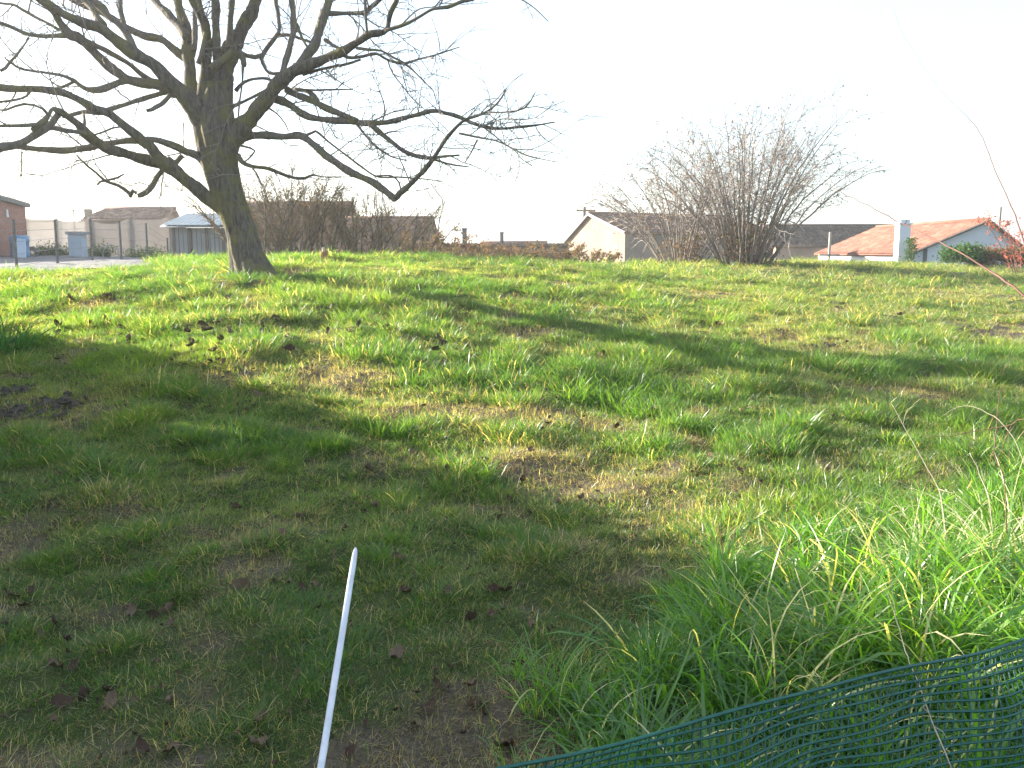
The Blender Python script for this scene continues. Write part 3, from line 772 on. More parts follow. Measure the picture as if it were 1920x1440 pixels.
branch([(112,211,7),(102,224,6.4),(92,236,6.4),(75,246,8.4),(58,258,8.4),(40,268,7.6),(22,273,8),(5,275,9),(-15,284,10),(-40,300,9)], -1.5, -2.2)
branch([(98,204,3.8),(92,214,4.4),(84,226,7),(72,234,6.6),(60,245,6)], -1.7, -1.9)
branch([(162,249,6),(140,247,4.6),(120,244,4.6),(105,241,4.6),(90,238,4.6)], -1.3, -1.6)
branch([(76,234,4.4),(55,235,3.8),(29,236,3.6),(0,236,3.4),(-40,238,3)], -1.9, -2.2)
branch([(88,213,2.6),(80,204,2.4),(65,197,2.4),(45,195,2.6),(28,199,2.6),(10,206,2.4),(0,206,2),(-30,205,1.6)], -1.8, -2.2)
branch([(158,236,3),(158,222,2.6),(156,214,3)], -1.2, -1.0)
branch([(176,253,2),(195,247,2),(212,240,2),(226,238,2)], -1.1, -.9)
branch([(60,166,3.4),(50,180,2.8),(30,187,2.8),(0,191,2.4),(-30,193,2)], -1.5, -1.7)
branch([(326,312,6),(334,300,5),(342,291,4.6)], -.05, -.05)
branch([(322,296,7),(310,312,6.6),(294,333,5.6),(284,350,5.6),(274,361,5.8),(264,366,5.6),(258,367,4.6)], -.1, -.3)
branch([(256,363,4),(250,357,4.6),(243,370,4.4)], -.35, -.35)
branch([(246,365,4),(232,354,3.4),(222,348,3.2),(206,343,3.2),(196,339,3.4),(180,324,2.8),(165,312,2.4),(152,300,2),(143,290,1.6)], -.35, -.9)
branch([(198,338,3),(210,336,2.6),(221,333,2.8),(233,326,1.6)], -.5, -.6)
branch([(196,338,2.4),(188,341,2.2),(182,347,2)], -.6, -.6)
branch([(41,284,2),(41,305,1.8),(40,322,1.4),(38,334,1)], -1.7, -1.8)
branch([(344,230,1.6),(345,250,1.4),(344,275,1)], -.2, -.25)

# fine twigs, knotted and bent, over all the thinner wood
def twig_set(mb, limbs, per_m, r_max, len_rng, r0, rnd, sag=.0, up=.25, n=3, levels=2, z_max=None):
    for pts, r, tw in limbs:
        seg = np.linalg.norm(np.diff(pts, axis=0), axis=1)
        for i in range(1, len(pts) - 1):
            if r[i] > r_max: continue
            if z_max and pts[i, 2] > z_max and rnd.random() < .5: continue
            tipness = i / len(pts)
            if rnd.random() < per_m * tw * seg[i] * (.5 + 1.0 * tipness):
                d = pts[i + 1] - pts[i]; d /= np.linalg.norm(d) + 1e-9
                side = rnd.normal(0, 1, 3); side -= d * side.dot(d); side /= np.linalg.norm(side) + 1e-9
                dr = d * rnd.uniform(.2, .9) + side * rnd.uniform(.6, 1.1) + np.array((0, 0, up * rnd.uniform(-1, 1)))
                grow(mb, pts[i], dr / np.linalg.norm(dr), rnd.uniform(*len_rng), min(r0, r[i] * .7), rnd, sag, n, levels, .06, .14)
def grow(mb, p, d, L, r, rnd, sag, n, levels, step=.055, wob=.20):
    m = max(3, int(L / step)); pts = [p]; q = np.array(p, float)
    for k in range(m):
        d = d + rnd.normal(0, wob, 3) + np.array((0, 0, -sag)); d /= np.linalg.norm(d)
        q = q + d * L / m; pts.append(q.copy())
    rr = np.linspace(r, r * .35, m + 1)
    if rnd.random() < .5: rr[-1] *= 1.9
    mb.tube(pts, rr, n, False)
    if levels > 0:
        for k in range(1, m):
            if rnd.random() < .34:
                s = rnd.normal(0, 1, 3); s -= d * s.dot(d); s /= np.linalg.norm(s) + 1e-9
                dd = d * .7 + s * .8
                grow(mb, pts[k], dd / np.linalg.norm(dd), L * rnd.uniform(.25, .6), r * .62, rnd, sag, n, levels - 1, step, wob)
r2 = np.random.default_rng(21)
mb = MB()
twig_set(mb, LIMBS, 3.4, .05, (.22, .90), .0088, r2, .012, .25)
# middling side branches, straighter, filling the crown
for pts, r, tw in LIMBS:
    seg = np.linalg.norm(np.diff(pts, axis=0), axis=1)
    for i in range(3, len(pts) - 2):
        if .010 < r[i] < .085 and r2.random() < .42 * seg[i] / .06 * .17:
            d = pts[i + 1] - pts[i]; d /= np.linalg.norm(d); sd = r2.normal(0, 1, 3) * (1, .9, .8); sd[2] += .35; sd -= d * sd.dot(d); sd /= np.linalg.norm(sd)
            dr = d * r2.uniform(.3, 1.0) + sd * .8; dr /= np.linalg.norm(dr)
            grow(mb, pts[i], dr, r2.uniform(.6, 1.5), min(.013, r[i] * .6), r2, -.012, 4, 3, .10, .11)
# the crown goes on above the picture
for pts, r, tw in LIMBS:
    if pts[-1, 2] > 5.3:
        for k in range(4):
            d = pts[-1] - pts[-4]; d = d / np.linalg.norm(d) + r2.normal(0, .35, 3); d /= np.linalg.norm(d)
            grow(mb, pts[-1], d, r2.uniform(.7, 1.4), max(r[-1] * .8, .008), r2, 0, 4, 2, .12)
o = mb.build('twigs', M['twig'], tree); o['kind'] = 'stuff'

# ------------------------------------------------------------------ shrubs
def leaf_quads(mb, centers, size, rnd, aspect=.6):
    for c in centers:
        a = rnd.normal(0, 1, 3); a /= np.linalg.norm(a)
        b = np.cross(a, rnd.normal(0, 1, 3)); b /= np.linalg.norm(b)
        s = size * rnd.uniform(.6, 1.3); nrm = np.cross(a, b) * s * .2
        c = np.asarray(c)
        mb.add([c - a * s, c + b * s * aspect + nrm, c + a * s, c - b * s * aspect + nrm], [(0, 1, 2), (0, 2, 3)])
def with_blade(o, rnd):
    me = o.data; at_ = me.attributes.new('blade', 'FLOAT', 'FACE')
    at_.data.foreach_set('value', np.repeat(rnd.random((len(me.polygons) + 1) // 2), 2)[:len(me.polygons)])
    return o
def shrub(name, label, cat, base, height, spread, nst, seed, m_stem, m_twig, lean=(2, 32), arch=1.0, base_r=.45, r0=.035, sub=9, tw_len=(.25, .7), levels=2, rt=.006,
          group=None, leaves=0, leaf_m=None, leaf_size=.03, t_sub=.3, asym=0.0, dome=0.0):
    rnd = np.random.default_rng(seed)
    bz = hz(base[0], base[1])
    root = empty(name, (base[0], base[1], bz), label, cat, group)
    tw = MB(); tips = []
    for k in range(nst):
        az = 2 * math.pi * (k + rnd.uniform(-.4, .4)) / nst * 1.0 + rnd.uniform(0, .3)
        f = math.sqrt(rnd.random())
        th = R(lean[0] + (lean[1] - lean[0]) * f); L = height * rnd.uniform(.78, 1.08) / math.cos(th * .75) * (1 - dome * f * f)
        q = np.array((base[0] + base_r * f * math.cos(az), base[1] + base_r * f * math.sin(az), bz - .08))
        pts = [q]; m = 16
        thk = th
        for i in range(m):
            thk = th + spread * arch * f * (i / m) ** 1.6
            d = np.array((math.sin(thk) * math.cos(az) + asym * (i / m), math.sin(thk) * math.sin(az), math.cos(thk))) + rnd.normal(0, .075, 3)
            d /= np.linalg.norm(d)
            q = q + d * L / m; pts.append(q)
        pts = np.array(pts); rad = r0 * rnd.uniform(.6, 1.15) * np.linspace(1, .16, m + 1)
        mb = MB(); mb.tube(pts, rad, 6, True, .15); mb.build('stem', m_stem, root, True)
        for _ in range(sub):
            i = int((t_sub + (1 - t_sub) * rnd.random() ** .8) * (m - 1)); i = min(max(i, 1), m - 1)
            d = pts[i + 1] - pts[i]; d /= np.linalg.norm(d)
            s = rnd.normal(0, 1, 3); s -= d * s.dot(d); s /= np.linalg.norm(s)
            dd = d + s * rnd.uniform(.35, .9); dd /= np.linalg.norm(dd)
            grow(tw, pts[i], dd, height * rnd.uniform(.10, .30), max(rad[i] * .5, rt), rnd, .0, 3, levels, .11)
    o = tw.build('twigs', m_twig, root); o['kind'] = 'stuff'
    if leaves:
        V = np.array(tw.v); V = V[V[:, 2] > bz + height * .12]
        c = V[rnd.integers(0, len(V), leaves)] + rnd.normal(0, leaf_size, (leaves, 3))
        lb = MB(); leaf_quads(lb, c, leaf_size, rnd)
        lo = with_blade(lb.build('leaves', leaf_m, root), rnd); lo['kind'] = 'stuff'
    return root
b = at(1395, 488, 30); b2 = at(1275, 488, 31)
HG = 'bare shrubs along the far side of the lawn'
def ivy_on(root, spots, n, seed, mat=None):
    r_ = np.random.default_rng(seed); C_ = []
    for (dx, dy, z0, z1, w) in spots:
        for k in range(n): C_.append((root.location.x + dx + r_.normal(0, w), root.location.y + dy + r_.normal(0, w), root.location.z + r_.uniform(z0, z1)))
    lb = MB(); leaf_quads(lb, C_, .05, r_); with_blade(lb.build('ivy_leaves', mat or M['evergreen'], root), r_)['kind'] = 'stuff'
hz1 = shrub('hazel_bush', 'largest bare many stemmed hazel fanning out on the right horizon', 'bush', (b.x, 30), 5.6, R(50), 54, 5, M['hazel'], M['hazel_twig'], (0, 31), 1, .8, dome=.20, r0=.040, sub=12, rt=.011, tw_len=(.3, .8), group=HG, leaves=3200, leaf_m=M['brown_leaf'], leaf_size=.034, t_sub=.3)
hz2 = shrub('hazel_bush', 'smaller bare hazel with arching stems in front of the cream gabled house', 'bush', (b2.x, 31), 4.3, R(58), 36, 11, M['hazel'], M['hazel_twig'], (3, 38), 1, .7, .030, 12, dome=.2, rt=.010, group=HG, leaves=2200, leaf_m=M['brown_leaf'], leaf_size=.03, t_sub=.3, asym=-.14)
ivy_on(hz1, [(0, -.3, .0, 1.5, .42), (-.3, -.2, .0, 1.1, .3), (.5, -.2, 0, 1.2, .3)], 420, 12, M['brown_leaf'])
ivy_on(hz2, [(.45, -.2, .0, 1.1, .13), (-.1, -.2, 0, .9, .4)], 330, 13, M['brown_leaf'])
for (u, yy, hgt, nst, sp, seed, lab, lv) in (
   (490, 23.5, 2.3, 18, 30, 31, 'dark twiggy bush directly behind the leaning trunk', 700),
   (545, 24.0, 2.6, 26, 30, 32, 'tallest dark twiggy bush right of the leaning trunk', 1200),
   (600, 24.4, 2.0, 18, 28, 33, 'dense dark bush in front of the right end of the taller brown roof', 700),
   (665, 25.0, 1.9, 18, 24, 34, 'thin dark bush in front of the left end of the low barn', 300),
   (712, 25.5, 2.1, 16, 20, 35, 'bare upright bush in the middle of the low barn roof', 250),
   (765, 26.5, 1.8, 12, 20, 36, 'sparse bare bush before the right end of the low barn', 150)):
    p = at(u, 485, yy)
    shrub('dark_bush', lab, 'bush', (p.x, yy), hgt, R(sp), nst, seed, M['brush'], M['brush_twig'], (1, 32), 1, .6, .026, 22, levels=2, rt=.008, group='dark bushes behind the tree', leaves=lv * 2, leaf_m=M['brown_leaf'], leaf_size=.024, t_sub=.12)
# low scrub in the gap between the houses
for (u, yy, hgt, seed, lab) in ((820, 34, 1.3, 41, 'low bare scrub at the right end of the low barn'), (855, 36, 1.05, 42, 'low bare scrub before the taller dark pillar'),
   (905, 38, .95, 43, 'low bare scrub between the two dark pillars'), (960, 38, .85, 44, 'low bare scrub under the distant reddish roof'), (1010, 37, .85, 45, 'low bare scrub right of the distant reddish roof'), (1045, 36, 1.0, 46, 'low bare scrub left of the cream gable'), (1110, 37, .55, 48, 'low scrub along the foot of the cream gable')):
    p = at(u, 485, yy)
    shrub('scrub_bush', lab, 'bush', (p.x, yy), hgt + .35, R(30), 14, seed, M['brush'], M['brush_twig'], (2, 45), 1, .8, .020, 14, levels=2, rt=.010, group='low scrub on the skyline', leaves=1500, leaf_m=M['brown_leaf'], leaf_size=.05, t_sub=.1)
xa_, xb_ = at(806, 470, 44).x, at(1066, 470, 44).x
root = empty('garden_wall', ((xa_ + xb_) / 2, 44, -1), 'long low brown garden wall along the skyline between the barn and cream house', 'wall')
mb = MB(); mb.box(((xa_ + xb_) / 2, 44, (at(0, 463, 44).z - 1.2) / 2), (xb_ - xa_, .3, at(0, 463, 44).z + 1.2)); mb.build('wall', M['render_beige'], root)
mb = MB(); z_ = at(0, 463, 44).z; roof_slab(mb, (xa_, 43.75, z_), (xb_, 43.75, z_), (xb_, 44.3, z_ + .14), (xa_, 44.3, z_ + .14), .2, .02, .04, 2); mb.build('coping', M['tile_dark'], root, True)
p = at(820, 487, 33); mb = MB(); z0 = hz(p.x, 33)
P_ = [np.array(at(u, v, 33)) for u, v in ((818, 490), (819, 460), (821, 435), (824, 415), (831, 385), (838, 368))]
mb.tube(crom(P_, .15), np.linspace(.05, .008, len(crom(P_, .15))), 6); rs = np.random.default_rng(3)
for q in P_[2:]: 
    for k in range(3): grow(mb, q, np.array((rs.uniform(-.6, .6), rs.uniform(-.5, .5), .8)), .5, .008, rs, 0, 3, 1, .1)
tag(mb.build('sapling', M['hazel']), 'thin leaning bare sapling at the end of the low barn', 'tree')
# leafy and russet hedge shrubs at the right edge
def leafy(name, label, cx_, cy_, rx, ry, hgt, n, mat, seed, size=.045, group=None, below=.15):
    rnd = np.random.default_rng(seed); z0 = hz(cx_, cy_)
    root = empty(name, (cx_, cy_, z0), label, 'shrub', group)
    mb = MB(); pts = []
    for k in range(22):
        a = rnd.uniform(0, 6.28); f = rnd.random() ** .5
        e = np.array((cx_ + rx * f * math.cos(a) * .9, cy_ + ry * f * math.sin(a) * .9, z0 + hgt * rnd.uniform(.5, 1.0) * (1 - .35 * f)))
        s0 = np.array((cx_ + rnd.normal(0, rx * .3), cy_ + rnd.normal(0, .1), z0 - .05))
        mid = (s0 + e) / 2 + rnd.normal(0, .08, 3)
        pp = crom([s0, mid, e], .08); mb.tube(pp, np.linspace(.014, .004, len(pp)), 4)
        pts += [e]
    o = mb.build('stems', M['brush'], root); o['kind'] = 'stuff'
    C_ = []
    pts = np.array(pts)
    for k in range(n):
        if k % 3:
            c = pts[rnd.integers(len(pts))] + rnd.normal(0, 1, 3) * (.17, .17, .12)
        else:
            a = rnd.uniform(0, 6.28); f = rnd.random() ** .4
            c = np.array((cx_ + rx * f * math.cos(a), cy_ + ry * f * math.sin(a), z0 + below * hgt + hgt * .75 * rnd.random() * (1 - .5 * f * f)))
        if c[2] > z0: C_.append(c)
    lb = MB(); leaf_quads(lb, C_, size, rnd)
    o = with_blade(lb.build('leaves', mat, root), rnd); o['kind'] = 'stuff'
    return root
EG = 'shrubs before the red roofed house'
p = at(1808, 500, 37.0); leafy('evergreen_shrub', 'rounded dark green evergreen shrub before the white gable wall', p.x, 37.0, .95, .7, .95, 2600, M['evergreen'], 61, .06, EG)
p = at(1868, 500, 37.2); leafy('russet_shrub', 'wide brownish green shrub at the right edge before the white gable wall', p.x, 37.2, 1.15, .7, .95, 2600, M['brown_leaf'], 62, .055, EG)
p = at(1930, 500, 37.2); leafy('russet_shrub', 'brownish shrub cut off by the right edge of the picture', p.x, 37.2, 1.0, .8, 1.0, 2000, M['brown_leaf'], 63, .055, EG)
p = at(1706, 495, 46.3); z0 = hz(p.x, 46.3); rnd = np.random.default_rng(64); C_ = []
iv = empty('ivy_column', (p.x, 46.3, z0), 'dark green ivy climbing up beside the white chimney', 'ivy')
mb = MB()
zt_ = at(0, 446, 46.3).z
for k in range(4):
    pp = [(p.x + rnd.normal(0, .1), 46.5 + rnd.normal(0, .05), z0 - .05 + (zt_ - z0) * t) for t in np.linspace(0, .95, 7)]
    mb.tube(crom(pp, .2), .02, 5)
mb.build('stems', M['brush'], iv)['kind'] = 'stuff'
for k in range(1700):
    t = rnd.random(); C_.append((p.x + rnd.normal(0, .19) * (1.05 - .3 * t), 46.3 + rnd.normal(0, .16), z0 + (zt_ - z0) * t))
lb = MB(); leaf_quads(lb, C_, .055, rnd); with_blade(lb.build('leaves', M['evergreen'], iv), rnd)['kind'] = 'stuff'
p = at(1915, 480, 32); shrub('red_leaved_bush', 'reddish leaved bush rising at the right edge of the picture', 'bush', (p.x + .2, 32), 2.5, R(30), 12, 66, M['cane'], M['cane'], (2, 30), 1, .4, .02, 8, leaves=1500, leaf_m=M['red_leaf'], leaf_size=.04, t_sub=.1)
# dark low hedge at the foot of the windbreak
for (ua, ub, lab, sd) in ((66, 132, 'low dark hedge at the foot of the left part of the windbreak', 71), (168, 205, 'low green hedge clump right of the grey blue cabinet', 72), (225, 318, 'low dark hedge at the foot of the right part of the windbreak', 73)):
    a, b_ = at(ua, 478, 31).x, at(ub, 478, 31).x
    leafy('low_hedge', lab, (a + b_) / 2, 31, (b_ - a) / 2, .3, .34, 1300, M['evergreen'], sd, .04, 'low hedges at the foot of the windbreak', .05)
# evergreen hedge of the neighbouring garden: it stands left of the picture and shades the near grass
HEDGE = [(-7.6, 0.5, 3.9), (-7.6, 3.5, 3.9), (-7.6, 5.6, 3.6), (-7.6, 6.6, 3.15), (-7.6, 7.6, 2.75), (-7.6, 8.6, 2.3), (-7.6, 9.6, 1.8), (-7.5, 10.5, 1.4), (-7.5, 11.2, 1.0)]
rnd = np.random.default_rng(80)
hr = empty('evergreen_hedge', (-7.8, 6, hz(-7.8, 6)), 'tall evergreen garden hedge standing left of the picture', 'hedge')
mb = MB()
vs, fs = [], []
HP = np.array(HEDGE); hy = np.arange(HP[0, 1], HP[-1, 1] + .01, .2)
prof = [(-.75, 0), (-.85, .35), (-.75, .75), (-.4, .93), (0, .97), (.3, .85), (.42, .4), (.35, 0)]
for y in hy:
    h_ = (np.interp(y, HP[:, 1], HP[:, 2]) - .28) * (1 + .10 * math.sin(y * 3.3) + .07 * math.sin(y * 7.9)); x_ = np.interp(y, HP[:, 1], HP[:, 0]); g = hz(x_, y)
    for (a, t) in prof: vs.append((x_ + a + rnd.normal(0, .05), y + rnd.normal(0, .05), g - .05 + h_ * t + rnd.normal(0, .06)))
m = len(prof)
for i in range(len(hy) - 1):
    for j in range(m - 1): fs.append((i * m + j, i * m + j + 1, (i + 1) * m + j + 1, (i + 1) * m + j))
fs.append(tuple(range(m))); fs.append(tuple((len(hy) - 1) * m + j for j in range(m))[::-1])
mb.add(vs, fs); mb.build('branches', M['brush'], hr)
C_ = []
for k in range(22000):
    y = rnd.uniform(hy[0], hy[-1]); h_ = np.interp(y, HP[:, 1], HP[:, 2]); x_ = np.interp(y, HP[:, 1], HP[:, 0]); i = rnd.integers(0, m - 1); t = rnd.random()
    a = prof[i][0] * (1 - t) + prof[i + 1][0] * t; q = prof[i][1] * (1 - t) + prof[i + 1][1] * t
    C_.append((x_ + a + rnd.normal(0, .09), y + rnd.normal(0, .1), hz(x_, y) + h_ * q * (1 + .06 * math.sin(y * 5.1)) + rnd.normal(0, .14)))
lb = MB(); leaf_quads(lb, C_, .06, rnd); with_blade(lb.build('leaves', M['evergreen'], hr), rnd)['kind'] = 'stuff'

# ------------------------------------------------------------------ net fence, stake, canes in the foreground
ta_, tb_ = at(975, 1435, 1.60), at(1920, 1197, 2.24)
TP = np.array([tuple(ta_ + (tb_ - ta_) * k + Vector((0, 0, -.006 * math.sin(9 * k)))) for k in np.linspace(-.35, 1.6, 150)])
nf = empty('net_fence', (TP[len(TP) // 2][0], TP[len(TP) // 2][1], 0), 'low sagging green plastic mesh fence in the lower right corner', 'fence')
nn = len(TP); along = np.concatenate([[0], np.cumsum(np.linalg.norm(np.diff(TP, axis=0), axis=1))])
dirv = TP[-1] - TP[0]; dirv[2] = 0; dirv /= np.linalg.norm(dirv); out = np.array((dirv[1], -dirv[0], 0))      # towards the camera
rn = np.random.default_rng(90)
def net_pt(s, t):
    """s metres along the top edge, t metres down the net"""
    p = np.array([np.interp(s, along, TP[:, i]) for i in range(3)])
    k = s / along[-1]
    lean = .22 - .50 * (1 - sstep(.05, .80, k))         # the foot runs out towards the camera at the right, under the top at the left
    belly = min(t / .12, 1) * (.05 * math.sin(3.2 * t / .55) + .018 * math.sin(7 * s + 5 * t) + .012 * math.sin(15 * s - 9 * t))
    down = t * (.93 - .25 * abs(lean))
    return p + out * (lean * t + belly) + np.array((0, 0, -down)) + dirv * (.02 * min(t / .1, 1) * math.sin(6 * t + 2 * s))
NH, CELL = .60, .021
rows_ = np.arange(0, NH + .001, CELL)
mb = MB()
ss = np.arange(.0, along[-1], .03)
for i, t in enumerate(rows_):
    pts = [net_pt(s_, t + .0035 * math.sin(11 * s_ + i)) for s_ in ss]
    mb.tube(pts, .0036 if i else .0046, 4, False)
for s_ in np.arange(.01, along[-1], CELL * 1.05):
    sl_ = rn.normal(0, .003)
    pts = [net_pt(min(s_ - .25 * t + sl_ * t, along[-1]) if s_ - .25 * t > 0 else 0, t) for t in np.arange(0, NH + .001, CELL)]
    mb.tube(pts, .0023, 4, False)
mb.build('mesh_net', M['green_net'], nf, True)
for s_ in (along[-1] * .02, along[-1] * .93):
    p = net_pt(s_, 0); f = net_pt(s_, NH); mb = MB()
    mb.tube([(p[0], p[1] + .02, p[2] + .05), (p[0] + .01, p[1] + .02, hz(p[0], p[1]) - .08)], .008, 8); mb.build('stake', M['post'], nf)
# white stake
tip = at(667, 1027, 1.92); f0 = at(605, 1440, 1.57)
d = (f0 - tip); foot = tip + d * ((tip.z + .03) / (tip.z - f0.z)); foot.z = -.03
pp = [tip * (1 - t) + foot * t for t in (0, .004, .012, .03, .25, .5, .75, 1)]
pp = [np.array(p) + np.array((.006 * math.sin(i * .9), 0, 0)) * (i > 3) for i, p in enumerate(pp)]
mb = MB(); mb.tube(pp, [.0018, .0042, .0060, .0066, .0070, .0071, .0072, .0072], 12)
tag(mb.build('white_stake', M['white_plastic'], None, True), 'thin white plastic stake leaning over the shaded grass in the foreground', 'stake')

def cane(name, label, cat, spec, mat, group=None, side=None, seed=1, prick=0):
    """spec: u, v, forward distance, radius in mm; extra rows as world points (x, y, z, r)"""
    rows = [(*at(a[0], a[1], a[2]), a[3] / 1000) if len(a) == 4 and a[0] > 50 else tuple(a) for a in spec]
    s = crom(rows, .03); rr = np.random.default_rng(seed)
    s[:, :3] += rr.normal(0, .0012, (len(s), 3))
    root = empty(name, s[-1][:3], label, cat, group)
    mb = MB(); mb.tube(s[:, :3], np.maximum(s[:, 3], .0006), 6, True, .1)
    for k in range(prick):
        i = rr.integers(2, len(s) - 2); d = rr.normal(0, 1, 3); d /= np.linalg.norm(d)
        mb.tube([s[i, :3], s[i, :3] + d * .006 + (0, 0, -.002)], [s[i, 3] * .5, .0002], 3, False)
    mb.build('stem', mat, root, True)
    if side:
        for sp in side:
            rows = [(*at(a[0], a[1], a[2]), a[3] / 1000) for a in sp]
            q = crom(rows, .02); mb = MB(); mb.tube(q[:, :3], np.maximum(q[:, 3], .0005), 5); mb.build('side_shoot', mat, root, True)
    return root
BG_ = 'bare bramble canes arching in from the right'
g = gp(2420, 1090)
cane('bramble_cane', 'thick reddish bramble cane arching from the right edge up across the white chimney', 'bramble',
  [(1560, 352, 3.6, 1.0), (1590, 367, 3.55, 1.3), (1640, 392, 3.45, 1.6), (1690, 418, 3.35, 2.2), (1745, 445, 3.2, 2.3), (1800, 474, 3.05, 2.6), (1850, 503, 2.95, 3.6), (1920, 553, 2.8, 4.6), (2050, 655, 2.65, 5), (2250, 850, 2.6, 5.5), (2420, 1100, 2.6, 6)], M['cane'], BG_, seed=4, prick=30,
  side=[[(1696, 421, 3.34, 1.8), (1700, 415, 3.33, 1.4), (1697, 411, 3.33, .6)], [(1728, 436, 3.24, 1.4), (1736, 433, 3.22, .9), (1742, 434, 3.2, .5)]])
cane('bramble_cane', 'thin reddish bramble cane curving high into the white sky at the right', 'bramble',
  [(1672, 10, 4.4, .5), (1690, 55, 4.35, .6), (1725, 115, 4.25, .8), (1765, 170, 4.1, 1.0), (1800, 205, 4.0, 1.2), (1830, 238, 3.95, 1.5), (1848, 270, 3.9, 1.9), (1866, 320, 3.8, 2.1), (1886, 365, 3.7, 2.4), (1903, 405, 3.6, 2.8), (1915, 440, 3.5, 3.2), (1950, 560, 3.3, 3.8), (2040, 800, 3.1, 4.4), (2150, 1100, 3.0, 5)], M['cane'], BG_, seed=5, prick=24)
cane('bramble_cane', 'faint thin bramble tip reaching in from the right edge above the red leaved bush', 'bramble',
  [(1885, 335, 4.2, .5), (1890, 325, 4.2, .8), (1905, 323, 4.2, .9), (1922, 330, 4.1, 1.1), (1990, 420, 3.9, 1.8), (2090, 800, 3.5, 3), (2150, 1050, 3.3, 4)], M['cane'], BG_, seed=6)
TG = 'dry stems among the tall grass'
cane('dry_stem', 'dark upright reddish stem among the tall grass at the right edge', 'stem',
  [(1877, 722, 3.9, 1.2), (1874, 745, 3.9, 1.6), (1869, 790, 3.88, 1.8), (1866, 830, 3.86, 2.0), (1863, 850, 3.85, 2.1), (1870, 868, 3.83, 2.2), (1880, 885, 3.8, 2.3), (1886, 930, 3.75, 2.3), (1888, 1000, 3.7, 2.5)], M['cane'], TG, seed=7)
cane('dry_stem', 'reddish cane lying across the tall grass at the right edge', 'stem',
  [(1735, 817, 3.9, .8), (1780, 818, 3.85, 1.2), (1830, 808, 3.8, 1.6), (1870, 802, 3.75, 1.8), (1897, 796, 3.7, 2.0), (1925, 785, 3.65, 2.2), (2000, 830, 3.5, 2.4), (2060, 960, 3.4, 2.4)], M['cane'], TG, seed=8,
  side=[[(1897, 797, 3.7, 1.5), (1885, 825, 3.72, 1.4), (1873, 858, 3.75, 1.2)], [(1845, 808, 3.8, 1.2), (1830, 820, 3.8, 1), (1815, 845, 3.8, .8)]])
cane('dry_stem', 'thin pale arched stem over the tall grass near the right edge', 'stem',
  [(1770, 778, 4.0, .9), (1795, 763, 4.0, 1.0), (1825, 763, 3.95, 1.1), (1852, 775, 3.9, 1.3), (1875, 790, 3.85, 1.4), (1900, 820, 3.8, 1.4), (1925, 880, 3.75, 1.5)], M['stalk'], TG, seed=9)
cane('dry_stem', 'long straight pale dry stalk leaning left out of the tall grass', 'stem',
  [(1672, 757, 4.3, .8), (1690, 790, 4.25, 1.2), (1710, 825, 4.2, 1.6), (1735, 872, 4.15, 2.0), (1760, 917, 4.1, 2.4), (1768, 960, 4.05, 2.6), (1775, 1010, 4.0, 2.6)], M['stalk'], TG, seed=10,
  side=[[(1760, 917, 4.1, 1.8), (1775, 922, 4.08, 1.5), (1795, 926, 4.05, 1)], [(1693, 796, 4.25, 1.2), (1697, 780, 4.25, .9), (1702, 765, 4.25, .5)]])
cane('dry_stem', 'pale dry stalk leaning right in the tall grass at the right edge', 'stem',
  [(1818, 850, 3.8, .9), (1832, 875, 3.78, 1.4), (1843, 905, 3.75, 1.6), (1855, 935, 3.7, 1.8), (1862, 1000, 3.65, 2)], M['stalk'], TG, seed=11)
cane('dry_stem', 'thin pale stalk bending from the tall grass down across the green net', 'stem',
  [(1672, 1080, 2.55, .8), (1674, 1125, 2.5, 1.0), (1686, 1180, 2.4, 1.2), (1705, 1240, 2.2, 1.4), (1725, 1290, 2.10, 1.5), (1745, 1345, 2.02, 1.6), (1762, 1390, 1.95, 1.6), (1785, 1445, 1.9, 1.6)], M['stalk'], TG, seed=12,
  side=[[(1752, 1362, 1.99, 1.2), (1768, 1372, 1.98, .9), (1775, 1385, 1.97, .6)], [(1742, 1338, 2.02, 1.2), (1730, 1325, 2.02, .7)]])
cane('dry_stem', 'thin pale stalk leaning the other way behind the green net', 'stem',
  [(1840, 1340, 2.35, .8), (1810, 1370, 2.3, 1.1), (1780, 1400, 2.26, 1.3), (1740, 1445, 2.22, 1.4)], M['stalk'], TG, seed=13)

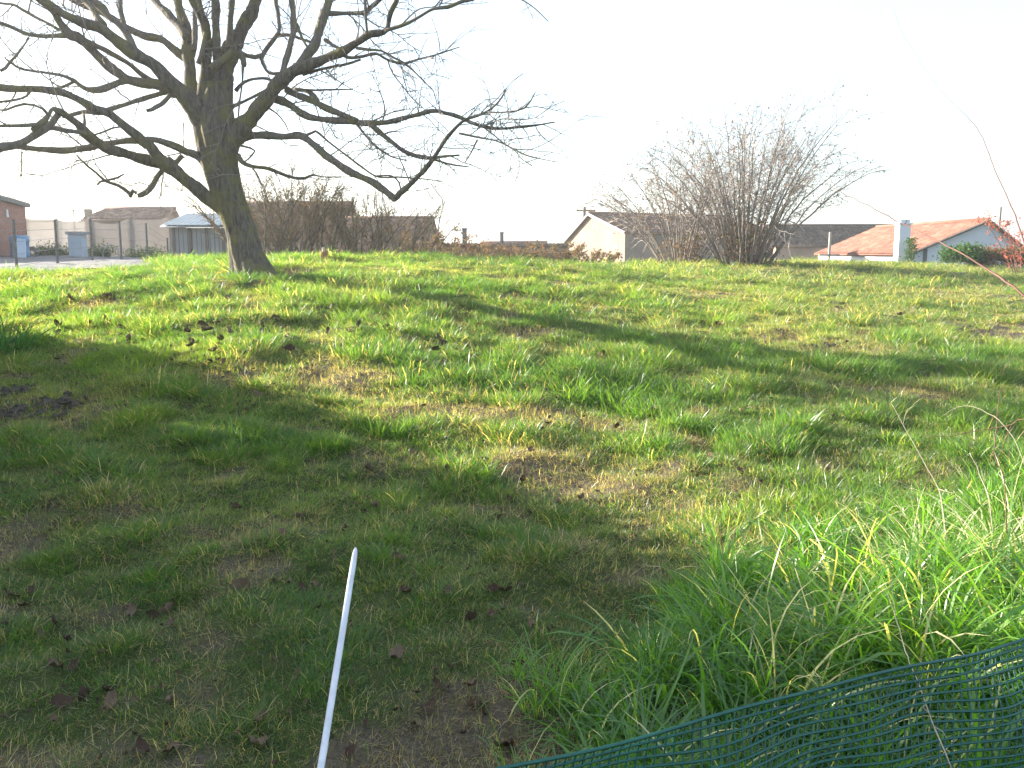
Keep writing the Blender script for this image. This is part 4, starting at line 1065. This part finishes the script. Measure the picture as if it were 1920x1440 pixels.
# ------------------------------------------------------------------ grass
NO_OBJ = []
def tuft_mesh(name, n, rad, hgt, width, lean, curve, mat, seed, segs=3, hvar=.4, droop=0.0):
    r_ = np.random.default_rng(seed); V, F, B, B2 = [], [], [], []
    for k in range(n):
        a = r_.uniform(0, 6.283); f = rad * math.sqrt(r_.random()); p = np.array((f * math.cos(a), f * math.sin(a), 0))
        az = a + r_.normal(0, .9); th = abs(r_.normal(lean, lean * .5)); L = hgt * (1 - hvar + 2 * hvar * r_.random() ** 1.3) ; w = width * r_.uniform(.6, 1.2)
        tw = r_.uniform(0, 6.283); side = np.array((math.cos(tw), math.sin(tw), 0)); k0 = len(V); cv = curve * r_.uniform(.3, 1.6)
        q = p - np.array((0, 0, .01))
        for i in range(segs):
            t = i / segs; ww = w * (1 - .55 * t) * .5
            V += [q - side * ww, q + side * ww]
            tt = th + cv * (t + .5 / segs) + droop * t * t
            q = q + np.array((math.sin(tt) * math.cos(az), math.sin(tt) * math.sin(az), math.cos(tt))) * L / segs
        V.append(q)
        b, b2 = r_.random(), r_.random()
        for i in range(segs - 1): F.append((k0 + 2 * i, k0 + 2 * i + 1, k0 + 2 * i + 3, k0 + 2 * i + 2)); B.append(b); B2.append(b2)
        F.append((k0 + 2 * segs - 2, k0 + 2 * segs - 1, k0 + 2 * segs)); B.append(b); B2.append(b2)
    me = bpy.data.meshes.new(name); me.from_pydata([tuple(v) for v in V], [], F); me.materials.append(mat)
    for nm, dat in (('blade', B), ('blade2', B2)):
        at_ = me.attributes.new(nm, 'FLOAT', 'FACE'); at_.data.foreach_set('value', np.array(dat, float))
    me.polygons.foreach_set('use_smooth', [True] * len(F))
    me.update()
    return bpy.data.objects.new(name, me)            # never linked: only its mesh is instanced
def scatter(name, P, rot, scale, idx, tint, dry, sources, mat):
    me = bpy.data.meshes.new(name); n = len(P)
    me.vertices.add(n); me.vertices.foreach_set('co', np.asarray(P, float).ravel())
    for nm, typ, dat in (('rot', 'FLOAT_VECTOR', rot), ('scl', 'FLOAT_VECTOR', scale)):
        me.attributes.new(nm, typ, 'POINT').data.foreach_set('vector', np.asarray(dat, float).ravel())
    me.attributes.new('idx', 'INT', 'POINT').data.foreach_set('value', np.asarray(idx, np.int32))
    me.attributes.new('tint', 'FLOAT', 'POINT').data.foreach_set('value', np.asarray(tint, float))
    me.attributes.new('dry', 'FLOAT', 'POINT').data.foreach_set('value', np.asarray(dry, float))
    me.materials.append(mat)
    o = bpy.data.objects.new(name, me); COL.objects.link(o)
    ng = bpy.data.node_groups.new(name + '_nodes', 'GeometryNodeTree')
    ng.interface.new_socket('Geometry', in_out='INPUT', socket_type='NodeSocketGeometry')
    ng.interface.new_socket('Geometry', in_out='OUTPUT', socket_type='NodeSocketGeometry')
    gi, go = ng.nodes.new('NodeGroupInput'), ng.nodes.new('NodeGroupOutput')
    iop = ng.nodes.new('GeometryNodeInstanceOnPoints')
    join = ng.nodes.new('GeometryNodeGeometryToInstance')
    for s_ in reversed(sources):
        oi = ng.nodes.new('GeometryNodeObjectInfo'); oi.inputs['Object'].default_value = s_
        ng.links.new(oi.outputs['Geometry'], join.inputs[0])
    def at_node(nm, typ):
        k = ng.nodes.new('GeometryNodeInputNamedAttribute'); k.data_type = typ; k.inputs['Name'].default_value = nm
        return [s for s in k.outputs if s.enabled and s.name == 'Attribute'][0]
    ng.links.new(gi.outputs[0], iop.inputs['Points']); ng.links.new(join.outputs[0], iop.inputs['Instance'])
    iop.inputs['Pick Instance'].default_value = True
    ng.links.new(at_node('idx', 'INT'), iop.inputs['Instance Index'])
    e2r = ng.nodes.new('FunctionNodeEulerToRotation'); ng.links.new(at_node('rot', 'FLOAT_VECTOR'), e2r.inputs[0])
    ng.links.new(e2r.outputs[0], iop.inputs['Rotation'])
    ng.links.new(at_node('scl', 'FLOAT_VECTOR'), iop.inputs['Scale'])
    ng.links.new(iop.outputs[0], go.inputs[0])
    md = o.modifiers.new('scatter', 'NODES'); md.node_group = ng
    o['kind'] = 'stuff'
    return o
def rand_pts(y0, y1, dens, r_, wide=.70, extra=.5, xmin=None):
    """even density over the wedge of ground the photo looks at, with a margin"""
    n = int(dens * ((y1 ** 2 - y0 ** 2) * wide + 2 * extra * (y1 - y0)))
    y = np.sqrt(r_.uniform(y0 ** 2, y1 ** 2, n)); x = r_.uniform(-1, 1, n) * (wide * y + extra)
    return x, y
rg = np.random.default_rng(101)
def long_mask(x, y):
    """1 where the uncut grass along the net fence stands"""
    lx = np.interp(y, [1.0, 2.2, 2.7, 3.2, 3.7, 4.3, 5.0, 5.8, 6.6, 8], [-.25, -.10, .05, .22, .50, .95, 1.75, 2.8, 3.8, 6])
    return sstep(-.18, .28, x - lx + (fbm(x * 2.3, y * 2.3, 2) - .5) * .7)
def on_yard(x, y):
    edge = np.array([yard_edge(v) for v in np.clip(y, 17, 40)])
    return (y > 17.9 + .4 * np.sin(x)) & (x < edge)
SHORT = [tuft_mesh('short_tuft', 44, .070, .060, .0034, .60, .8, M['grass'], 200 + k) for k in range(4)]
MID = [tuft_mesh('mid_tuft', 42, .075, .090, .0038, .50, .9, M['grass'], 210 + k, 4) for k in range(4)]
FLAT = [tuft_mesh('thatch_tuft', 34, .085, .070, .0028, 1.25, .3, M['grass'], 220 + k) for k in range(2)]
SRC = SHORT + MID + FLAT
XS, YS, SZ, ID, TI, DR = [], [], [], [], [], []
for (y0, y1, dens, grow_) in ((1.1, 4.5, 900, 1.0), (4.5, 8, 620, 1.1), (8, 13, 380, 1.3), (13, 22, 170, 1.7), (22, 40, 40, 2.5)):
    x, y = rand_pts(y0, y1, dens, rg)
    cl = fbm(x * 2.9 + 7, y * 2.9 + 3, 3); big = fbm(x * .55 + 20, y * .55, 3); ba = bare_mask(x, y)
    keep = rg.random(len(x)) > ba * .25
    keep &= ~on_yard(x, y)
    keep &= ((x - tb.x) ** 2 + (y - tb.y) ** 2) > .30 ** 2
    keep &= ~((long_mask(x, y) > .7) & (rg.random(len(x)) < .4))
    x, y, cl, big, ba = x[keep], y[keep], cl[keep], big[keep], ba[keep]
    near = 1 - sstep(3.5, 7.5, y)
    tall = sstep(.50, .68, cl) * (1 - ba) * (1 - .45 * near)
    k = len(x); typ = np.where(rg.random(k) < tall * .6, rg.integers(4, 8, k), rg.integers(0, 4, k))
    typ = np.where(rg.random(k) < .12 + .50 * ba + .14 * near, rg.integers(8, 10, k), typ)
    s_ = grow_ * rg.uniform(.7, 1.3, k) * (.74 + .75 * tall) * (1 - .3 * ba) * (1 - .16 * near)
    XS.append(x); YS.append(y); SZ.append(s_); ID.append(typ)
    TI.append(np.clip(rg.normal(.42, .22, k) + (big - .5) * 1.6, 0, 1))
    right = sstep(-1, 7, x) * sstep(8, 16, y)
    DR.append(np.clip(.10 + .42 * ba + .55 * (fbm(x * .9 + 60, y * .9, 3) - .42) + .20 * right + .10 * near + rg.normal(0, .08, k), 0, .9))
for (y0, y1, dens, grow_) in ((1.1, 5, 520, 1.0), (5, 9, 330, 1.15), (9, 14, 170, 1.4), (14, 26, 40, 1.9)):     # dead thatch lying between the green blades
    x, y = rand_pts(y0, y1, dens, rg)
    ba = bare_mask(x, y); keep = (rg.random(len(x)) < .22 + .65 * ba) & ~on_yard(x, y) & (long_mask(x, y) < .8) & (((x - tb.x) ** 2 + (y - tb.y) ** 2) > .30 ** 2)
    x, y = x[keep], y[keep]; k = len(x)
    XS.append(x); YS.append(y); SZ.append(grow_ * rg.uniform(.6, 1.15, k)); ID.append(rg.integers(8, 10, k)); TI.append(rg.random(k)); DR.append(rg.uniform(.72, 1.0, k))
XS, YS, SZ, ID, TI, DR = (np.concatenate(a) for a in (XS, YS, SZ, ID, TI, DR))
k = len(XS)
ROT = np.stack([rg.normal(0, .14, k), rg.normal(0, .14, k), rg.uniform(0, 6.283, k)], 1)
SCL = np.stack([SZ, SZ, SZ * rg.uniform(.75, 1.15, k) * np.where(YS > 13, .72, 1)], 1)
scatter('grass', np.stack([XS, YS, H(XS, YS) - .004], 1), ROT, SCL, ID, TI, DR, SRC, M['grass'])
# uncut long grass
LONG = [tuft_mesh('long_tuft', 24, .075, .40, .0115, .34, 1.1, M['long_grass'], 230 + k, 6, .35, .6) for k in range(4)] + \
       [tuft_mesh('mid_long_tuft', 27, .075, .21, .0082, .38, .9, M['long_grass'], 240 + k, 5, .4, .3) for k in range(3)] + \
       [tuft_mesh('broad_tuft', 15, .06, .34, .017, .42, .9, M['long_grass'], 250 + k, 5, .4, .4) for k in range(2)]
x, y = rand_pts(1.5, 7.2, 430, rg, .78, .6)
lm = long_mask(x, y)
n_net = np.interp(x, TP[:, 0], TP[:, 1])
keep = (rg.random(len(x)) < lm * (.12 + 1.1 * sstep(.32, .62, fbm(x * 3.4 + 2, y * 3.4, 2)))) & (y > n_net + .06) & ~((y < n_net + .5) & (x > .75) & (rg.random(len(x)) < .75))
keep &= ~((rg.random(len(x)) < .62) & (y > 4.2))
x, y, lm = x[keep], y[keep], lm[keep]; k = len(x)
core = np.exp(-(((x - 1.85) / .75) ** 2 + ((y - 3.3) / .9) ** 2))
typ = np.where(rg.random(k) < .25 + .5 * lm * sstep(.4, .6, fbm(x * 1.8 + 5, y * 1.8, 2)), rg.integers(0, 4, k), rg.integers(4, 7, k)); typ = np.where(rg.random(k) < .20, rg.integers(7, 9, k), typ)
s_ = rg.uniform(.55, 1.2, k) * (.50 + .33 * lm + .60 * core) * np.where(y > 4.4, .72, 1)
scatter('long_grass', np.stack([x, y, H(x, y) - .01], 1), np.stack([rg.normal(-.12, .16, k), rg.normal(-.10, .16, k), rg.uniform(0, 6.283, k)], 1),
        np.stack([s_, s_, s_ * rg.uniform(.8, 1.15, k)], 1), typ, np.clip(rg.normal(.5, .2, k) + (fbm(x * 1.5, y * 1.5, 2) - .5), 0, 1),
        np.clip(rg.normal(.03, .06, k) + .05 * core, 0, .6), LONG, M['long_grass'])
# bleached drooping tussock in the sun above the net
def tussock(name, label, cx_, cy_, n, hgt, az_m, az_s, seed, mat, width=.007, lift=0, rad=.16, droop=1.4):
    o = tuft_mesh(name, n, rad, hgt, width, .25, 1.0, mat, seed, 9, .3, droop)
    COL.objects.link(o); o.location = (cx_, cy_, hz(cx_, cy_) + lift)
    return tag(o, label, 'grass tuft')
def mk_plain_blade(name, cols, tr):
    n = NT(name); c = n.ramp(n.attr('blade'), cols)
    d = n.n('ShaderNodeBsdfDiffuse'); n.l(c, d.inputs[0]); t = n.n('ShaderNodeBsdfTranslucent'); n.l(n.mix(1.0, c, tr, 'MULTIPLY'), t.inputs[0])
    a = n.n('ShaderNodeAddShader'); n.l(d.outputs[0], a.inputs[0]); n.l(t.outputs[0], a.inputs[1])
    return n.done(a.outputs[0])
M['straw_blade'] = mk_plain_blade('bleached_blade', [(0, (.04, .105, .015)), (.5, (.075, .14, .02)), (.62, (.26, .25, .14)), (1, (.46, .42, .30))], (1., 1., .8))
p = gp(1775, 1110); tussock('straw_tussock', 'pale bleached grass tussock drooping in the sun above the green net', p.x, p.y, 260, .62, 0, 0, 301, M['straw_blade'], .0065, 0, .20)
p = gp(1905, 1090); tussock('straw_tussock', 'upright pale grass tussock at the right edge above the green net', p.x, p.y, 150, .66, 0, 0, 302, M['straw_blade'], .009, 0, .17, .4)
p = gp(1240, 1290); tussock('green_tussock', 'arching green grass tussock in the shade left of the green net', p.x, p.y, 110, .36, 0, 0, 303, M['weed'], .0065, 0, .14)
p = gp(22, 668); tussock('weed_clump', 'dark bluish green weed clump at the left edge of the lit grass', p.x - .1, p.y, 120, .42, 0, 0, 304, M['weed'], .028, 0, .28, .2)
p = gp(608, 488, 10, 22); 
mb = MB(); z0 = hz(p.x, p.y); mb.tube([(p.x, p.y, z0 - .03), (p.x, p.y, z0 + .08), (p.x + .02, p.y, z0 + .17), (p.x + .01, p.y, z0 + .22)], [.09, .07, .06, .03], 9, True, .35)
root = empty('tree_stump', (p.x, p.y, z0), 'small broken reddish brown stump with pale top at the back of the lawn', 'stump')
mb.build('wood', M['clay'], root); mb = MB(); mb.tube([(p.x, p.y - .02, z0 + .16), (p.x - .01, p.y - .03, z0 + .25)], [.045, .03], 7, True, .4); mb.build('broken_top', M['stalk'], root)

# dug soil on the left
def clods(name, label, spots, seed, mat=None):
    r_ = np.random.default_rng(seed); p0 = spots[0]; root = empty(name, (p0[0], p0[1], hz(p0[0], p0[1])), label, 'soil heap')
    mb = MB()
    for (sx, sy, rr, nn_) in spots:
        for k in range(nn_):
            a = r_.uniform(0, 6.28); f = rr * r_.random() ** .6; x_, y_ = sx + f * math.cos(a), sy + .7 * f * math.sin(a); s_ = r_.uniform(.015, .055) * (1.2 - .6 * f / rr)
            z_ = hz(x_, y_) + s_ * .3; V, F = [], []
            for j, (rz_, zz_) in enumerate(((.55, -.7), (1, -.1), (.8, .55), (.3, .9))):
                for i in range(6):
                    b_ = i * math.pi / 3 + j * .4; q = s_ * rz_ * r_.uniform(.7, 1.3)
                    V.append((x_ + q * math.cos(b_), y_ + q * math.sin(b_), z_ + s_ * zz_ * r_.uniform(.7, 1.2)))
            for j in range(3):
                for i in range(6): F.append((j * 6 + i, j * 6 + (i + 1) % 6, (j + 1) * 6 + (i + 1) % 6, (j + 1) * 6 + i))
            F.append(tuple(18 + i for i in range(6))); mb.add(V, F)
    mb.build('clods', mat or M['clod'], root)['kind'] = 'stuff'
a, b_, c_ = gp(40, 780), gp(110, 755), gp(15, 740)
clods('soil_heap', 'dark dug soil heap in the shade at the left edge', [(a.x, a.y, .42, 60), (b_.x, b_.y, .34, 34), (c_.x, c_.y, .3, 26)], 310)
a = gp(1545, 662); clods('soil_heap', 'small brown scraped soil patch on the right of the lawn', [(a.x, a.y, .4, 22)], 311)

# fallen walnut leaves, curled and brown
def leaf_mesh(seed, mat):
    r_ = np.random.default_rng(seed); V, F = [], []
    L, w = 1.0, r_.uniform(.42, .62); curl = r_.uniform(.8, 2.6); fold = r_.uniform(.3, 1.1); m = 6
    for i in range(m + 1):
        t = i / m; ww = w * math.sin(math.pi * min(t * .92 + .06, 1)) ** .8 * r_.uniform(.85, 1.1)
        a = curl * (t - .5); x_ = math.sin(a) / curl * L; z_ = (1 - math.cos(a)) / curl * L
        tw = r_.normal(0, .11)
        V += [(x_, -ww / 2, z_ + fold * ww * .5 + tw), (x_, 0, z_), (x_, ww / 2, z_ + fold * ww * .5 - tw)]
    for i in range(m):
        for j in range(2): F.append((i * 3 + j, i * 3 + j + 1, (i + 1) * 3 + j + 1, (i + 1) * 3 + j))
    k = len(V); e = V[1]
    V += [(e[0] - .22, .012, e[2] + .05), (e[0] - .22, -.012, e[2] + .05), (e[0], .012, e[2]), (e[0], -.012, e[2])]; F.append((k, k + 1, k + 3, k + 2))
    me = bpy.data.meshes.new('dead_leaf'); me.from_pydata(V, [], F); me.materials.append(mat)
    me.polygons.foreach_set('use_smooth', [True] * len(F)); me.update()
    return me
M['leaf_mid'] = simple('dead_leaf_tan', (.085, .055, .035), (.19, .125, .08), 22, .9, .4)
LM = [leaf_mesh(400 + k, (M['leaf_dead'], M['leaf_mid'])[k % 2]) for k in range(6)] + [leaf_mesh(410 + k, M['leaf_dead_pale']) for k in range(2)]
rl = np.random.default_rng(420)
LG = 'dead leaves lying in the grass'
def put_leaf(u, v, size, me, label, rot=None):
    p = gp(u, v); o = bpy.data.objects.new('dead_leaf', me); COL.objects.link(o)
    o.location = (p.x, p.y, p.z + size * .10 + .008 + .022 * min(max((p.y - 6) / 4, 0), 1)); o.scale = (size,) * 3
    o.rotation_euler = rot or (rl.normal(0, .5), rl.normal(0, .5), rl.uniform(0, 6.28))
    return tag(o, label, 'leaf', LG)
for (u, v, s_, i, lab, ro) in ((288, 1168, .075, 0, 'folded reddish brown leaf, left half of a pair in dark grass at lower left', (.9, .3, .3)), (325, 1178, .075, 1, 'curled brown leaf, right half of a pair in dark grass at lower left', (-.8, .1, 2.2)),
     (118, 1335, .095, 2, 'large pinkish brown leaf flat in the grass near the bottom left corner', (.4, .2, .5)), (915, 1160, .075, 3, 'dark leaf standing on edge right of the white stake', (1.2, .3, 1.2)),
     (970, 1255, .075, 4, 'dark purplish leaf at the edge of the long grass', (.9, .2, .3)), (748, 1056, .075, 5, 'brown leaf tilted up just right of the tip of the white stake', (.7, .4, .2)),
     (588, 1105, .06, 6, 'pale greyish leaf just left of the white stake', (.5, .3, .8)), (930, 978, .085, 2, 'dark crumpled leaf at the shade edge below the middle', (.8, .1, 2)),
     (690, 885, .10, 0, 'broad reddish brown leaf at the shade edge left of the middle', (.5, .3, 1)), (905, 868, .08, 1, 'reddish leaf in the sun right at the shade edge', (.7, .2, 2)),
     (868, 742, .10, 5, 'bright rusty leaf in the sunlit grass of the middle', (.9, .1, .4)), (480, 745, .10, 6, 'pale curled leaf in the shade below the tree', (.9, .5, .5)),
     (335, 718, .10, 7, 'pale leaf beside a dark one left of the middle at the shade edge', (.9, .5, 1.5)), (900, 1335, .07, 3, 'dark leaf under the long grass at the bottom', (.6, .3, .3))):
    put_leaf(u, v, s_, LM[i], lab, ro)
for k in range(250):
    w = rl.random()
    if w < .40: u, v, wh = rl.uniform(0, 900), rl.uniform(560, 690), 'in the sunlit grass in front of the tree'
    elif w < .80: u, v, wh = rl.uniform(0, 1000), rl.uniform(700, 1420), 'in the thin turf around the white stake'
    else: u, v, wh = rl.uniform(930, 1700), rl.uniform(580, 960), 'on the open lawn right of the middle'
    i = rl.integers(0, 8); tone = 'pale tan' if i > 5 else ('light brown' if i % 2 else 'dark brown')
    o = put_leaf(u, v, rl.uniform(.035, .11) * (1.5 if v < 700 else .9), LM[i], 'small curled %s dead leaf %s' % (tone, wh))
    o['group'] = '%s dead leaves %s' % (tone, wh)
# crumbled leaf litter, far too fine to count
n = 9000; x, y = rand_pts(1.3, 15, 1, rl); m_ = int(n / max(len(x), 1)) + 1
x, y = rand_pts(1.3, 15, m_, rl); pu = 960 + FPX * x / y
keep = (rl.random(len(x)) < np.where(x < .12 * y, .75, .25) * (.35 + .9 * fbm(x * 1.7 + 31, y * 1.7, 3)) * (1 + 1.2 * (y < 6))) & (long_mask(x, y) < .6) & ~on_yard(x, y)
x, y = x[keep], y[keep]; k = len(x)
FRAG = [bpy.data.objects.new('leaf_fragment', m) for m in LM[:6]]
sc_ = rl.uniform(.010, .036, k) * np.where(y > 7, 1.4, 1)
scatter('leaf_litter', np.stack([x, y, H(x, y) + .012 + rl.uniform(0, .02, k)], 1), np.stack([rl.normal(0, .6, k), rl.normal(0, .6, k), rl.uniform(0, 6.28, k)], 1), np.stack([sc_] * 3, 1), rl.integers(0, 6, k), np.zeros(k), np.zeros(k), FRAG, M['leaf_dead'])
